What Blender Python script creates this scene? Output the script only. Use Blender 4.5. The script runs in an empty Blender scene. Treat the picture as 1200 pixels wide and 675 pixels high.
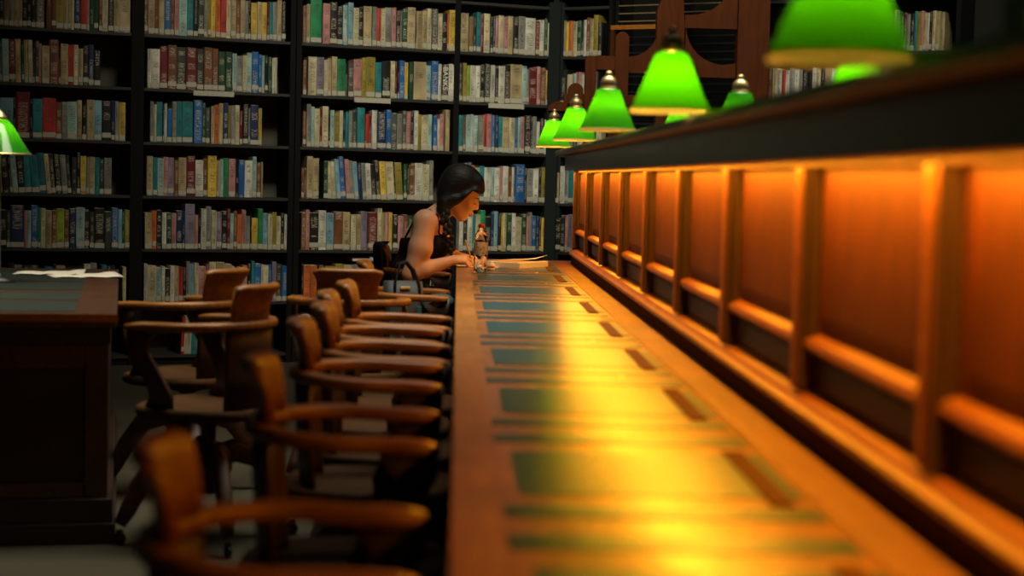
import bpy, bmesh, math, random
import numpy as np
from mathutils import Vector, Matrix
PI = math.pi
rnd = random.Random(7)
S = bpy.context.scene
C = S.collection

# ------------------------------------------------------------------ camera, world, big lights, exposure
cam_d = bpy.data.cameras.new('camera')
cam = bpy.data.objects.new('camera', cam_d); C.objects.link(cam)
F_PX = 2000.0
def _n(v): v = Vector(v); v.normalize(); return v
_Y = _n(((537 - 600), (206 - 337.5), F_PX))            # world +Y in camera coords (right, down, forward)
_k = ((206 - 337.5) - 0.025 * (537 - 600)) / F_PX
_U = _n((0.025, -1.0, _k))
_X = _Y.cross(_U)
if _X.x < 0: _X = -_X
right = Vector((_X[0], _Y[0], _U[0])); down = Vector((_X[1], _Y[1], _U[1])); fwd = Vector((_X[2], _Y[2], _U[2]))
M = Matrix((right, -down, -fwd)).transposed().to_4x4()
M.translation = Vector((0, 0, 1.24))
cam.matrix_world = M
cam_d.sensor_width = 36.0; cam_d.lens = 36.0 * F_PX / 1200.0
cam_d.clip_start = 0.05; cam_d.clip_end = 60
cam_d.dof.use_dof = True; cam_d.dof.focus_distance = 9.6; cam_d.dof.aperture_fstop = 2.3
S.camera = cam

S.view_settings.view_transform = 'Standard'; S.view_settings.look = 'None'
S.view_settings.gamma = 1.0; S.view_settings.use_curve_mapping = False
S.view_settings.exposure = 0.0

W = bpy.data.worlds.new('world'); S.world = W; W.use_nodes = True
W.node_tree.nodes['Background'].inputs[0].default_value = (0.35, 0.75, 0.7, 1)
W.node_tree.nodes['Background'].inputs[1].default_value = 0.006

def area(name, loc, target, sx, sy, power, col, spread=PI):
    d = bpy.data.lights.new(name, 'AREA'); d.shape = 'RECTANGLE'; d.size = sx; d.size_y = sy
    d.energy = power; d.color = col; d.spread = spread
    o = bpy.data.objects.new(name, d); C.objects.link(o); o.location = loc
    o.rotation_euler = (Vector(target) - Vector(loc)).to_track_quat('-Z', 'Y').to_euler()
    return o
area('dome_skylight', (0.75, 6.2, 4.4), (0.2, 6.2, 0), 1.2, 7.4, 108, (1.0, 0.91, 0.72), spread=math.radians(72))
area('shelf_fill_light', (0.3, 7.5, 4.9), (0.05, 11.4, 1.2), 1.2, 0.8, 31, (1.0, 0.93, 0.73), spread=math.radians(72))  # added fill without any fixture, brightens the book wall and the woman

area('right_fill_light', (2.6, 8.4, 4.8), (2.3, 10.9, 1.9), 1.0, 0.6, 10, (1.0, 0.93, 0.72), spread=math.radians(60))  # second added fill, no lamp there, lifts the dark far-right books

STRIP_POWER = 64.0
STRIP_COL = (1.0, 0.37, 0.015)
LAMP_COL = (1.0, 0.62, 0.16)
BULB_EMIT = 210.0

# ------------------------------------------------------------------ node helpers / materials
def mat(name):
    m = bpy.data.materials.new(name); m.use_nodes = True
    return m, m.node_tree, m.node_tree.nodes['Principled BSDF']
def setp(b, **k):
    for kk, v in k.items():
        nm = kk.replace('_', ' ')
        for i in b.inputs:
            if i.name.lower() == nm.lower():
                i.default_value = v; break
def rgba(c): return (c[0], c[1], c[2], 1)
def wood(name, c1, c2, rough=0.35, scale=(3, 30, 30), coat=0.0, bump=0.15, blotch=0.35):
    m, nt, b = mat(name)
    tc = nt.nodes.new('ShaderNodeTexCoord'); mp = nt.nodes.new('ShaderNodeMapping')
    mp.inputs['Scale'].default_value = scale
    nz = nt.nodes.new('ShaderNodeTexNoise'); nz.inputs['Scale'].default_value = 1.6; nz.inputs['Detail'].default_value = 6
    nz.inputs['Distortion'].default_value = 0.8
    rp = nt.nodes.new('ShaderNodeValToRGB')
    rp.color_ramp.elements[0].color = rgba(c1); rp.color_ramp.elements[1].color = rgba(c2)
    rp.color_ramp.elements[0].position = 0.3; rp.color_ramp.elements[1].position = 0.72
    n2 = nt.nodes.new('ShaderNodeTexNoise'); n2.inputs['Scale'].default_value = 3.3; n2.inputs['Detail'].default_value = 3
    mr = nt.nodes.new('ShaderNodeMapRange'); mr.inputs['From Min'].default_value = 0.3; mr.inputs['From Max'].default_value = 0.7
    mr.inputs['To Min'].default_value = 1 - blotch; mr.inputs['To Max'].default_value = 1.0
    mx = nt.nodes.new('ShaderNodeMix'); mx.data_type = 'RGBA'; mx.blend_type = 'MULTIPLY'; mx.inputs['Factor'].default_value = 1
    L = nt.links.new
    L(tc.outputs['Object'], mp.inputs['Vector']); L(mp.outputs['Vector'], nz.inputs['Vector']); L(nz.outputs['Fac'], rp.inputs['Fac'])
    L(tc.outputs['Object'], n2.inputs['Vector']); L(n2.outputs['Fac'], mr.inputs['Value'])
    L(rp.outputs['Color'], mx.inputs['A']); L(mr.outputs['Result'], mx.inputs['B']); L(mx.outputs['Result'], b.inputs['Base Color'])
    bp = nt.nodes.new('ShaderNodeBump'); bp.inputs['Strength'].default_value = bump; bp.inputs['Distance'].default_value = 0.002
    L(nz.outputs['Fac'], bp.inputs['Height']); L(bp.outputs['Normal'], b.inputs['Normal'])
    setp(b, Roughness=rough, Coat_Weight=coat, Coat_Roughness=rough * 0.6)
    if rough >= 0.8: setp(b, Specular_IOR_Level=0.15)
    return m
def plain(name, c, rough=0.5, metal=0.0, noise=0.12, nscale=20, **k):
    m, nt, b = mat(name)
    tc = nt.nodes.new('ShaderNodeTexCoord'); nz = nt.nodes.new('ShaderNodeTexNoise'); nz.inputs['Scale'].default_value = nscale
    nz.inputs['Detail'].default_value = 4
    rp = nt.nodes.new('ShaderNodeValToRGB')
    rp.color_ramp.elements[0].color = rgba([x * (1 - noise) for x in c]); rp.color_ramp.elements[1].color = rgba([min(1, x * (1 + noise)) for x in c])
    nt.links.new(tc.outputs['Object'], nz.inputs['Vector']); nt.links.new(nz.outputs['Fac'], rp.inputs['Fac']); nt.links.new(rp.outputs['Color'], b.inputs['Base Color'])
    setp(b, Roughness=rough, Metallic=metal, **k)
    if rough >= 0.8 and 'Specular_IOR_Level' not in k: setp(b, Specular_IOR_Level=0.2)
    return m
MT = {}
MT['desk_wood'] = wood('desk_wood', (0.30, 0.115, 0.022), (0.50, 0.215, 0.050), 0.30, (30, 3, 30), 0.5, 0.1)
MT['desk_edge'] = wood('desk_edge', (0.36, 0.155, 0.030), (0.52, 0.245, 0.055), 0.35, (30, 3, 30), 0.4, 0.1, 0.42)
MT['panel_wood'] = wood('panel_wood', (0.10, 0.022, 0.001), (0.20, 0.042, 0.002), 0.55, (25, 25, 3), 0.0, 0.1)
MT['mould_wood'] = wood('mould_wood', (0.34, 0.11, 0.014), (0.48, 0.17, 0.022), 0.38, (25, 3, 25), 0.2, 0.1, 0.2)
MT['dark_wood'] = wood('dark_wood', (0.014, 0.005, 0.003), (0.03, 0.010, 0.005), 0.45, (20, 3, 20), 0.1, 0.1)  # very dark brown wood for aprons, top shelf and plinth
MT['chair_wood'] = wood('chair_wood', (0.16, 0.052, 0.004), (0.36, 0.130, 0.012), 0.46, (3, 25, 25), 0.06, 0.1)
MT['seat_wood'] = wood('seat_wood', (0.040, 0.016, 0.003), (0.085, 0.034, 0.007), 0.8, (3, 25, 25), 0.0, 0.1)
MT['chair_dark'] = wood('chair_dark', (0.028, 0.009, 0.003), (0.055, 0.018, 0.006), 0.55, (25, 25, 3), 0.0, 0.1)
MT['carved_wood'] = wood('carved_wood', (0.060, 0.014, 0.002), (0.095, 0.023, 0.003), 0.8, (20, 20, 3), 0.0, 0.1, 0.2)
MT['left_wood'] = wood('left_wood', (0.05, 0.016, 0.005), (0.09, 0.030, 0.008), 0.4, (30, 3, 30), 0.3, 0.1)
MT['leather'] = plain('leather', (0.003, 0.065, 0.095), 0.30, 0, 0.3, 60, Coat_Weight=0.35, Coat_Roughness=0.24)
MT['leather_dull'] = plain('leather_dull', (0.010, 0.019, 0.015), 0.5, 0, 0.3, 60)
MT['slot_wood'] = plain('slot_wood', (0.10, 0.030, 0.008), 0.8, 0, 0.2, 30)
MT['skirting'] = plain('skirting', (0.045, 0.014, 0.005), 0.8, 0, 0.2, 30, Specular_IOR_Level=0.1)
MT['back_board'] = wood('back_board', (0.19, 0.062, 0.008), (0.29, 0.105, 0.016), 0.55, (30, 3, 30), 0.0, 0.1, 0.3)
MT['brass'] = plain('brass', (0.70, 0.56, 0.26), 0.38, 0.75, 0.15, 40)
MT['frieze'] = plain('frieze', (0.006, 0.014, 0.018), 0.30, 0, 0.3, 4, Specular_IOR_Level=0.18)
MT['black_metal'] = plain('black_metal', (0.010, 0.011, 0.010), 0.45, 0, 0.2, 10)
MT['case_black'] = plain('case_black', (0.004, 0.004, 0.0035), 0.8, 0, 0.2, 6)
MT['shelf_board'] = plain('shelf_board', (0.020, 0.020, 0.016), 0.6, 0, 0.2, 6)
MT['case_grey'] = plain('case_grey', (0.085, 0.085, 0.060), 0.8, 0, 0.1, 3)
MT['case_green'] = plain('case_green', (0.010, 0.016, 0.014), 0.8, 0, 0.15, 3)
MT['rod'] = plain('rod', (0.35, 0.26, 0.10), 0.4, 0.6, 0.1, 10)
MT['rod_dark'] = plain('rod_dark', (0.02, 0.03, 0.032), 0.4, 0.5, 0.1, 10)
MT['carpet'] = plain('carpet', (0.042, 0.038, 0.024), 0.95, 0, 0.35, 90)
MT['wall'] = plain('wall', (0.02, 0.021, 0.018), 0.9, 0, 0.2, 2)
MT['paper'] = plain('paper', (0.75, 0.70, 0.58), 0.8, 0, 0.06, 30)
MT['pages'] = plain('pages', (0.62, 0.56, 0.42), 0.9, 0, 0.1, 60)
MT['spine_label'] = plain('spine_label', (0.42, 0.40, 0.31), 0.7, 0, 0.3, 160)
MT['skin'] = plain('skin', (0.78, 0.44, 0.27), 0.5, 0, 0.08, 14, Subsurface_Weight=0.12, Subsurface_Scale=0.02)
MT['lips'] = plain('lips', (0.38, 0.10, 0.08), 0.4, 0, 0.05, 30)
def hair_mat():
    m, nt, b = mat('hair')
    tc = nt.nodes.new('ShaderNodeTexCoord'); mp = nt.nodes.new('ShaderNodeMapping'); mp.inputs['Scale'].default_value = (30, 260, 30); mp.inputs['Rotation'].default_value = (0, 0.5, 0)
    nz = nt.nodes.new('ShaderNodeTexNoise'); nz.inputs['Scale'].default_value = 1.5; nz.inputs['Detail'].default_value = 3; bp = nt.nodes.new('ShaderNodeBump'); bp.inputs['Strength'].default_value = 0.8; bp.inputs['Distance'].default_value = 0.004
    nt.links.new(tc.outputs['Object'], mp.inputs['Vector']); nt.links.new(mp.outputs[0], nz.inputs['Vector']); nt.links.new(nz.outputs['Fac'], bp.inputs['Height']); nt.links.new(bp.outputs[0], b.inputs['Normal'])
    setp(b, Base_Color=(0.006, 0.005, 0.005, 1), Roughness=0.5, Specular_IOR_Level=0.35); return m
MT['hair'] = hair_mat()
MT['black_cloth'] = plain('black_cloth', (0.007, 0.007, 0.008), 0.85, 0, 0.3, 40)
MT['jeans'] = plain('jeans', (0.012, 0.014, 0.018), 0.85, 0, 0.3, 60)
MT['teal_cloth'] = plain('teal_cloth', (0.035, 0.085, 0.090), 0.8, 0, 0.4, 18)
MT['bag'] = plain('bag', (0.018, 0.026, 0.032), 0.6, 0, 0.4, 30)
MT['red_plastic'] = plain('red_plastic', (0.55, 0.02, 0.02), 0.35, 0, 0.05)
MT['yellow_cover'] = plain('yellow_cover', (0.65, 0.33, 0.06), 0.55, 0, 0.06)
MT['box_brown'] = plain('box_brown', (0.10, 0.040, 0.015), 0.6, 0, 0.2)
MT['eye_white'] = plain('eye_white', (0.7, 0.68, 0.65), 0.3, 0, 0.02)
def glass_mat():
    m, nt, b = mat('clear_plastic')
    setp(b, Roughness=0.06, IOR=1.33, Transmission_Weight=1.0, Base_Color=(0.93, 0.96, 0.95, 1)); return m
MT['glass'] = glass_mat()
def label_mat():
    m, nt, b = mat('bottle_label')
    tc = nt.nodes.new('ShaderNodeTexCoord'); v = nt.nodes.new('ShaderNodeTexVoronoi'); v.inputs['Scale'].default_value = 60
    rp = nt.nodes.new('ShaderNodeValToRGB'); rp.color_ramp.elements[0].color = (0.45, 0.16, 0.14, 1); rp.color_ramp.elements[1].color = (0.7, 0.68, 0.6, 1)
    rp.color_ramp.elements[0].position = 0.2; rp.color_ramp.elements[1].position = 0.45
    nt.links.new(tc.outputs['Object'], v.inputs['Vector']); nt.links.new(v.outputs['Distance'], rp.inputs['Fac']); nt.links.new(rp.outputs['Color'], b.inputs['Base Color'])
    setp(b, Roughness=0.3, Transmission_Weight=0.6); return m
MT['bottle_label'] = label_mat()
def shade_mat():
    m, nt, b = mat('green_glass')
    out = nt.nodes['Material Output']
    tr = nt.nodes.new('ShaderNodeBsdfTranslucent'); tr.inputs['Color'].default_value = (0.32, 0.95, 0.03, 1)
    setp(b, Base_Color=(0.008, 0.16, 0.015, 1), Roughness=0.12, Coat_Weight=0.5)
    mx = nt.nodes.new('ShaderNodeMixShader'); mx.inputs[0].default_value = 0.45
    nt.links.new(b.outputs[0], mx.inputs[1]); nt.links.new(tr.outputs[0], mx.inputs[2]); nt.links.new(mx.outputs[0], out.inputs['Surface'])
    return m
MT['green_glass'] = shade_mat()
def opal_mat():
    m, nt, b = mat('opal'); tr = nt.nodes.new('ShaderNodeBsdfTranslucent'); tr.inputs['Color'].default_value = (0.95, 0.70, 0.25, 1)
    setp(b, Base_Color=(0.8, 0.6, 0.25, 1), Roughness=0.4); mx = nt.nodes.new('ShaderNodeMixShader'); mx.inputs[0].default_value = 0.6
    nt.links.new(b.outputs[0], mx.inputs[1]); nt.links.new(tr.outputs[0], mx.inputs[2]); nt.links.new(mx.outputs[0], nt.nodes['Material Output'].inputs['Surface']); return m
MT['opal'] = opal_mat()
def emis(name, c, s):
    m, nt, b = mat(name); setp(b, Emission_Color=rgba(c), Emission_Strength=s, Base_Color=rgba(c)); return m
MT['tube'] = emis('tube', (1.0, 0.40, 0.055), 3.0)
MT['bulb'] = emis('bulb', LAMP_COL, BULB_EMIT)

# ------------------------------------------------------------------ mesh builder
class MB:
    def __init__(s): s.bm = bmesh.new(); s.uv = None
    def box(s, x0, x1, y0, y1, z0, z1, mi=0):
        v = [s.bm.verts.new(p) for p in ((x0,y0,z0),(x1,y0,z0),(x1,y1,z0),(x0,y1,z0),(x0,y0,z1),(x1,y0,z1),(x1,y1,z1),(x0,y1,z1))]
        for f in ((0,3,2,1),(4,5,6,7),(0,1,5,4),(1,2,6,5),(2,3,7,6),(3,0,4,7)):
            fa = s.bm.faces.new([v[i] for i in f]); fa.material_index = mi
        return s
    def hexa(s, pts):
        v = [s.bm.verts.new(p) for p in pts]
        for f in ((0,3,2,1),(4,5,6,7),(0,1,5,4),(1,2,6,5),(2,3,7,6),(3,0,4,7)): s.bm.faces.new([v[i] for i in f])
        return s
    def prism(s, poly, a0, a1, axis='y'):
        def P(p, a): return {'y': (p[0], a, p[1]), 'z': (p[0], p[1], a), 'x': (a, p[0], p[1])}[axis]
        A = [s.bm.verts.new(P(p, a0)) for p in poly]; B = [s.bm.verts.new(P(p, a1)) for p in poly]
        n = len(poly)
        s.bm.faces.new(A); s.bm.faces.new(B[::-1])
        for i in range(n): s.bm.faces.new((A[i], B[i], B[(i+1) % n], A[(i+1) % n]))
        return s
    def loft(s, rings, closed=True, caps=True):
        R = [[s.bm.verts.new(p) for p in r] for r in rings]
        n = len(R[0])
        for a, b in zip(R, R[1:]):
            for i in range(n if closed else n - 1):
                s.bm.faces.new((a[i], a[(i+1) % n], b[(i+1) % n], b[i]))
        if caps:
            s.bm.faces.new(R[0][::-1]); s.bm.faces.new(R[-1])
        return s
    def tube(s, pts, r, n=10, flat=1.0, up=(0, 0, 1)):
        pts = [Vector(p) for p in pts]; rings = []
        rr = r if isinstance(r, (list, tuple)) else [r] * len(pts)
        for i, p in enumerate(pts):
            t = (pts[min(i+1, len(pts)-1)] - pts[max(i-1, 0)]).normalized()
            u = Vector(up)
            if abs(t.dot(u)) > 0.95: u = Vector((1, 0, 0))
            a = t.cross(u).normalized(); b = a.cross(t).normalized()
            rings.append([p + a * (rr[i] * math.cos(2*PI*k/n)) + b * (rr[i] * flat * math.sin(2*PI*k/n)) for k in range(n)])
        return s.loft(rings)
    def sweep(s, pts, sec, up=(0, 0, 1)):
        """sweep a 2D section (side, up) along pts; sec may be a function of i"""
        pts = [Vector(p) for p in pts]; rings = []
        for i, p in enumerate(pts):
            t = (pts[min(i+1, len(pts)-1)] - pts[max(i-1, 0)]).normalized()
            a = t.cross(Vector(up)).normalized(); b = a.cross(t).normalized()
            sc = sec(i) if callable(sec) else sec
            rings.append([p + a * q[0] + b * q[1] for q in sc])
        return s.loft(rings)
    def lathe(s, prof, c=(0, 0, 0), n=24, caps=False):
        rings = [[(c[0] + r * math.cos(2*PI*k/n), c[1] + r * math.sin(2*PI*k/n), c[2] + z) for k in range(n)] for r, z in prof]
        return s.loft(rings, caps=caps)
    def build(s, name, m, parent=None, smooth=False, bevel=0.0, loc=None, rot=None):
        bmesh.ops.recalc_face_normals(s.bm, faces=s.bm.faces)
        me = bpy.data.meshes.new(name); s.bm.to_mesh(me); s.bm.free()
        for mm in (m if isinstance(m, (list, tuple)) else [m]): me.materials.append(mm)
        if smooth:
            for p in me.polygons: p.use_smooth = True
        o = bpy.data.objects.new(name, me); C.objects.link(o)
        if bevel:
            b = o.modifiers.new('bevel', 'BEVEL'); b.width = bevel; b.segments = 2; b.limit_method = 'ANGLE'; b.angle_limit = math.radians(40)
        if parent: o.parent = parent
        if loc: o.location = loc
        if rot: o.rotation_euler = rot
        return o
def tag(o, label=None, cat=None, group=None, kind=None):
    if label: o['label'] = label
    if cat: o['category'] = cat
    if group: o['group'] = group
    if kind: o['kind'] = kind
    return o
def empty(name, loc=(0, 0, 0), rz=0.0):
    o = bpy.data.objects.new(name, None); C.objects.link(o); o.location = loc; o.rotation_euler = (0, 0, rz); o.empty_display_size = 0.1
    return o
def copy_tree(o, parent=None):
    c = o.copy(); C.objects.link(c)
    if parent: c.parent = parent
    for ch in list(o.children): copy_tree(ch, c)
    return c
def struct(o): o['kind'] = 'structure'; return o
def rrect(w, h, r=0.3, n=4):
    """rounded rectangle section"""
    r = min(w, h) * r; out = []
    for cx, cy, a0 in ((w/2-r, h/2-r, 0), (-w/2+r, h/2-r, PI/2), (-w/2+r, -h/2+r, PI), (w/2-r, -h/2+r, 1.5*PI)):
        for k in range(n): a = a0 + PI/2*k/(n-1); out.append((cx + r*math.cos(a), cy + r*math.sin(a)))
    return out
# ------------------------------------------------------------------ the setting
P0 = Vector((-2.015, 10.74)); DW = Vector((0.932, 0.362)).normalized()        # long wall of shelves: front line
P1 = Vector((0.656, 11.779)); DE = Vector((math.cos(math.radians(-32)), math.sin(math.radians(-32))))   # wall past the corner
def frame(P, D):
    """matrix: local x along the shelf front, y into the wall, z up"""
    m = Matrix(((D.x, -D.y, 0, P.x), (D.y, D.x, 0, P.y), (0, 0, 1, 0), (0, 0, 0, 1))); return m
MW, ME = frame(P0, DW), frame(P1, DE)
struct(MB().box(-7, 6, -2, 14, -0.1, 0).build('floor', MT['carpet']))
w = MB().box(-4.2, 3.2, 0.34, 0.46, 0, 4.2).build('wall_back', MT['wall']); w.matrix_world = MW; struct(w)
w = MB().box(-0.25, 5.0, 0.34, 0.46, 0, 4.2).build('wall_right', MT['wall']); w.matrix_world = ME; struct(w)
# dark green corner post between the two walls of shelves
struct(MB().prism([(0.600, 11.757), (0.656, 11.772), (0.70, 11.76), (0.86, 12.05), (0.50, 12.05)], 0, 2.44, 'z').build('trim_1', MT['case_green']))
Z0 = 2.073; PITCH = 0.335
def rowz(k): return Z0 - PITCH * k
def bookcase(Mx, s0, s1, label, rows=range(-1, 7), strips=(), name='bookcase', endw=0.045):
    t = empty(name); t.matrix_world = Mx
    tag(t, label, 'bookcase', 'bookcases lining the wall')
    for a, b in ((s0 - endw, s0), (s1, s1 + endw)):
        MB().box(a, b, 0.0, 0.30, 0, 2.46).build('upright', MT['case_black'], t)
    MB().box(s0, s1, 0.285, 0.30, 0.02, 2.44).build('back_panel', MT['case_grey'], t)
    for k in rows:
        z = rowz(k)
        MB().box(s0, s1, 0.004, 0.285, z - 0.018, z).build('shelf', MT['shelf_board'], t)
    MB().box(s0, s1, 0.02, 0.285, 0, rowz(6) - 0.019).build('plinth', MT['case_black'], t)
    MB().box(s0 - endw, s1 + endw, -0.01, 0.30, 2.46, 2.53).build('cornice', MT['case_black'], t)
    for a, b, k in strips:
        z = rowz(k)
        MB().box(a, b, -0.003, 0.0035, z - 0.034, z - 0.002).build('shelf_label_strip', MT['spine_label'], t)
    return t
bookcase(MW, -0.965, -0.03+0.0, 'leftmost black bookcase, its lower shelves hidden behind the dark desk')
bookcase(MW, 0.050, 0.985, 'black bookcase second from left, behind the two swivel chairs', strips=((0.36, 0.62, 1),), endw=0.035)
bookcase(MW, 1.062, 2.118, 'wide black bookcase in the middle, directly behind the seated woman', strips=((1.42, 1.67, 1),), endw=0.036)
bookcase(MW, 2.156, 2.835, 'black bookcase behind the water bottle, left of the corner', strips=((2.37, 2.63, 1),), endw=0.001)
bookcase(ME, 0.03, 0.395, 'narrow black bookcase just right of the corner', rows=range(-1, 7), endw=0.02)
bookcase(ME, 1.40, 2.75, 'black bookcase at far right, seen beside the nearest green lamp', endw=0.03)
# empty periodical rack of thin rails between the two right-hand bookcases
t = empty('periodical_rack'); t.matrix_world = ME
tag(t, 'dark empty rack of thin horizontal rails behind the carved wooden screen', 'rack')
MB().box(0.43, 1.355, 0.26, 0.28, 0, 2.5).build('back_panel', MT['case_black'], t)
for a in (0.43, 0.88, 1.33): MB().box(a, a + 0.025, 0.03, 0.26, 0, 2.5).build('upright', MT['case_black'], t)
z = 2.46
while z > 0.25:
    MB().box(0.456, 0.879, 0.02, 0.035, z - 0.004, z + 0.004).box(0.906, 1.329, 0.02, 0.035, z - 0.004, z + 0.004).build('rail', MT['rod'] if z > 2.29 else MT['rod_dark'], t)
    z -= 0.0525
MB().box(0.42, 0.84, -0.02, 0.015, 2.245, 2.275).build('top_rail', MT['mould_wood'], t)
MB().box(0.42, 0.45, -0.02, 0.015, 0.3, 2.244).build('side_rail', MT['carved_wood'], t)
# ------------------------------------------------------------------ the long reading desk with its partition
TY0, TY1 = -0.6, 9.95; TZ = 0.76; PX = 0.675; SEAT = 0.895
desk = empty('reading_desk', (0.3, 4.5, 0))
desk.location = (0, 0, 0)
tag(desk, 'long wooden reading desk with leather insets and glowing panelled partition', 'desk')
top = MB().box(0.0, PX + 0.03, TY0, TY1, TZ - 0.045, TZ).build('tabletop', MT['desk_wood'], desk, bevel=0.006)
MB().box(0.002, 0.072, TY0 + 0.01, TY1 - 0.01, TZ + 0.0002, TZ + 0.0012).build('edge_board', MT['desk_edge'], top)
MB().box(0.552, 0.648, TY0 + 0.01, TY1 - 0.01, TZ + 0.0002, TZ + 0.0016).build('back_board', MT['back_board'], top)
for k in range(-1, 10):
    y = 2.965 + SEAT * (k - 1)          # far edge of the big leather inset of this seat
    if y > TY1: break
    MB().box(0.103, 0.540, y - 0.405, y, TZ + 0.0002, TZ + 0.0015).build('leather_inset', MT['leather'], top)
    for a, b in ((y + 0.105, y + 0.200), (y + 0.320, y + 0.405)):
        if b < TY1: MB().box(0.077, 0.540, a, b, TZ + 0.0002, TZ + 0.0015).build('leather_strip', MT['leather'], top)
    mb = MB()
    mb.box(0.478, 0.514, y - 0.47, y + 0.03, TZ + 0.0017, TZ + 0.004)
    mb.box(0.484, 0.508, y - 0.46, y + 0.02, TZ + 0.004, TZ + 0.0045)
    mb.build('slot_plate', MT['slot_wood'], top)
    st = MB(); st.lathe([(0.0001, 0.0035), (0.005, 0.003), (0.007, 0.0002)], (0.408, y + 0.26 if y + .26 < TY1 else y, TZ + 0.0012), 12); st.build('stud', MT['brass'], top, smooth=True)
MB().box(0.03, 0.05, TY0 + 0.05, TY1 - 0.05, 0.64, TZ - 0.046).build('apron', MT['dark_wood'], desk)
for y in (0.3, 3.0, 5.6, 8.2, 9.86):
    MB().box(0.10, PX - 0.001, y, y + 0.05, 0, TZ - 0.046).build('support_panel', MT['dark_wood'], desk)
MB().box(PX + 0.002, PX + 0.12, TY0, TY1 - 0.1, 0, TZ - 0.046).build('centre_wall', MT['dark_wood'], desk)
# partition
PY1 = 9.62
MB().box(PX + 0.012, PX + 0.108, TY0, PY1, TZ - 0.04, 1.365).build('partition_core', MT['panel_wood'], desk)
MB().box(PX - 0.027, PX + 0.147, TY0, PY1 + 0.02, TZ + 0.001, TZ + 0.052).build('skirting', MT['skirting'], desk)
b = MB(); b.prism([(PX - 0.040, 0.813), (PX - 0.040, 0.824), (PX - 0.030, 0.832), (PX - 0.022, 0.842), (PX + 0.012, 0.850), (PX + 0.1, 0.850), (PX + 0.1, 0.813)], TY0, PY1 + 0.02, 'y')
b.build('base_moulding', MT['mould_wood'], desk)
MB().box(PX - 0.004, PX + 0.12, TY0, PY1, 1.272, 1.286).build('top_rail', MT['panel_wood'], desk, bevel=0.003)
b = MB(); b.box(PX - 0.012, PX + 0.13, TY0, PY1, 1.2865, 1.2955); b.build('ledge', MT['mould_wood'], desk, bevel=0.003)
MB().box(PX + 0.002, PX + 0.118, TY0, PY1, 1.2985, 1.364).build('frieze_band', MT['frieze'], desk)
for k in range(-3, 9):
    y = 2.335 + 0.905 * k                 # pilaster centre
    y1 = y + 0.905
    p = MB()
    p.box(PX - 0.010, PX + 0.02, y - 0.048, y + 0.028, 0.8505, 1.2715)
    p.box(PX - 0.024, PX - 0.0102, y - 0.044, y - 0.018, 0.8505, 1.2715)
    o = p.build('pilaster', MT['chair_dark'], desk, bevel=0.003)
    MB().box(PX - 0.026, PX - 0.0242, y - 0.043, y - 0.020, 0.8505, 1.2712).build('pilaster_stile', MT['panel_wood'], o)
    MB().box(PX - 0.026, PX - 0.0105, y + 0.002, y + 0.026, 0.8505, 1.2718).build('pilaster_bead', MT['mould_wood'], o, bevel=0.003)
    if y1 > PY1 + 0.1: continue
    pan = MB(); pan.box(PX + 0.0125, PX + 0.010, y + 0.028, y1 - 0.048, 0.955, 1.2715)
    pn = MB()
    # raised field with sloping border
    a, c = y + 0.075, y1 - 0.095
    pn.hexa([(PX + 0.0118, a, 0.975), (PX + 0.0118, c, 0.975), (PX + 0.0118, c, 1.262), (PX + 0.0118, a, 1.262),
             (PX + 0.004, a + 0.02, 0.995), (PX + 0.004, c - 0.02, 0.995), (PX + 0.004, c - 0.02, 1.260), (PX + 0.004, a + 0.02, 1.260)])
    pn.build('upper_panel', MT['panel_wood'], desk); pan.bm.free()
    r = MB(); r.prism([(PX - 0.012, 0.930), (PX - 0.016, 0.940), (PX - 0.012, 0.950), (PX + 0.0118, 0.958), (PX + 0.0118, 0.926)], y + 0.0285, y1 - 0.0485, 'y')
    r.build('panel_rail', MT['mould_wood'], desk)
    MB().box(PX + 0.006, PX + 0.0118, y + 0.05, y1 - 0.07, 0.865, 0.915).build('lower_panel', MT['dark_wood'], desk, bevel=0.004)
    st = MB(); st.prism([(y + 0.0285, 0.9585), (y + 0.052, 0.9585), (y + 0.052, 1.2712), (y + 0.0285, 1.2712)], PX + 0.000, PX + 0.0118, 'x'); st.build('panel_bead', MT['panel_wood'], desk)
# end cap of the partition and the wide top shelf
MB().box(PX - 0.02, PX + 0.14, PY1 + 0.0005, PY1 + 0.03, TZ + 0.001, 1.364).build('end_cap', MT['panel_wood'], desk)
c = MB(); c.prism([(0.555, 1.368), (0.548, 1.376), (0.548, 1.390), (0.555, 1.397), (0.915, 1.397), (0.922, 1.390), (0.922, 1.376), (0.915, 1.368)], TY0, PY1 + 0.1, 'y')
c.build('top_shelf', MT['dark_wood'], desk)
# dark glossy valance under the shelf, with the strip light tucked behind its lower lip
MB().box(0.600, 0.606, TY0, PY1 + 0.03, 1.2830, 1.3675).build('valance', MT['frieze'], desk)
MB().box(0.6062, PX + 0.0015, TY0, PY1, 1.3055, 1.3675).build('valance_housing', MT['dark_wood'], desk)
ch = MB().box(0.6065, 0.640, TY0 + 0.05, PY1 - 0.02, 1.2892, 1.3053).build('light_channel', MT['black_metal'], desk)
MB().box(0.608, 0.632, TY0 + 0.06, PY1 - 0.03, 1.2880, 1.2891).build('light_tube', MT['tube'], ch)
ad = bpy.data.lights.new('strip_light', 'AREA'); ad.shape = 'RECTANGLE'; ad.size = 0.022; ad.size_y = PY1 - TY0 - 0.1; ad.energy = STRIP_POWER; ad.color = STRIP_COL
ao = bpy.data.objects.new('strip_light', ad); C.objects.link(ao); ao.location = (0.620, (TY0 + PY1) / 2, 1.2875)
# far side of the desk
MB().box(PX + 0.148, 1.47, TY0, TY1, TZ - 0.045, TZ).build('far_tabletop', MT['desk_wood'], desk, bevel=0.006)
MB().box(1.42, 1.44, TY0 + 0.05, TY1 - 0.05, 0.64, TZ - 0.046).build('far_apron', MT['dark_wood'], desk)

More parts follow.
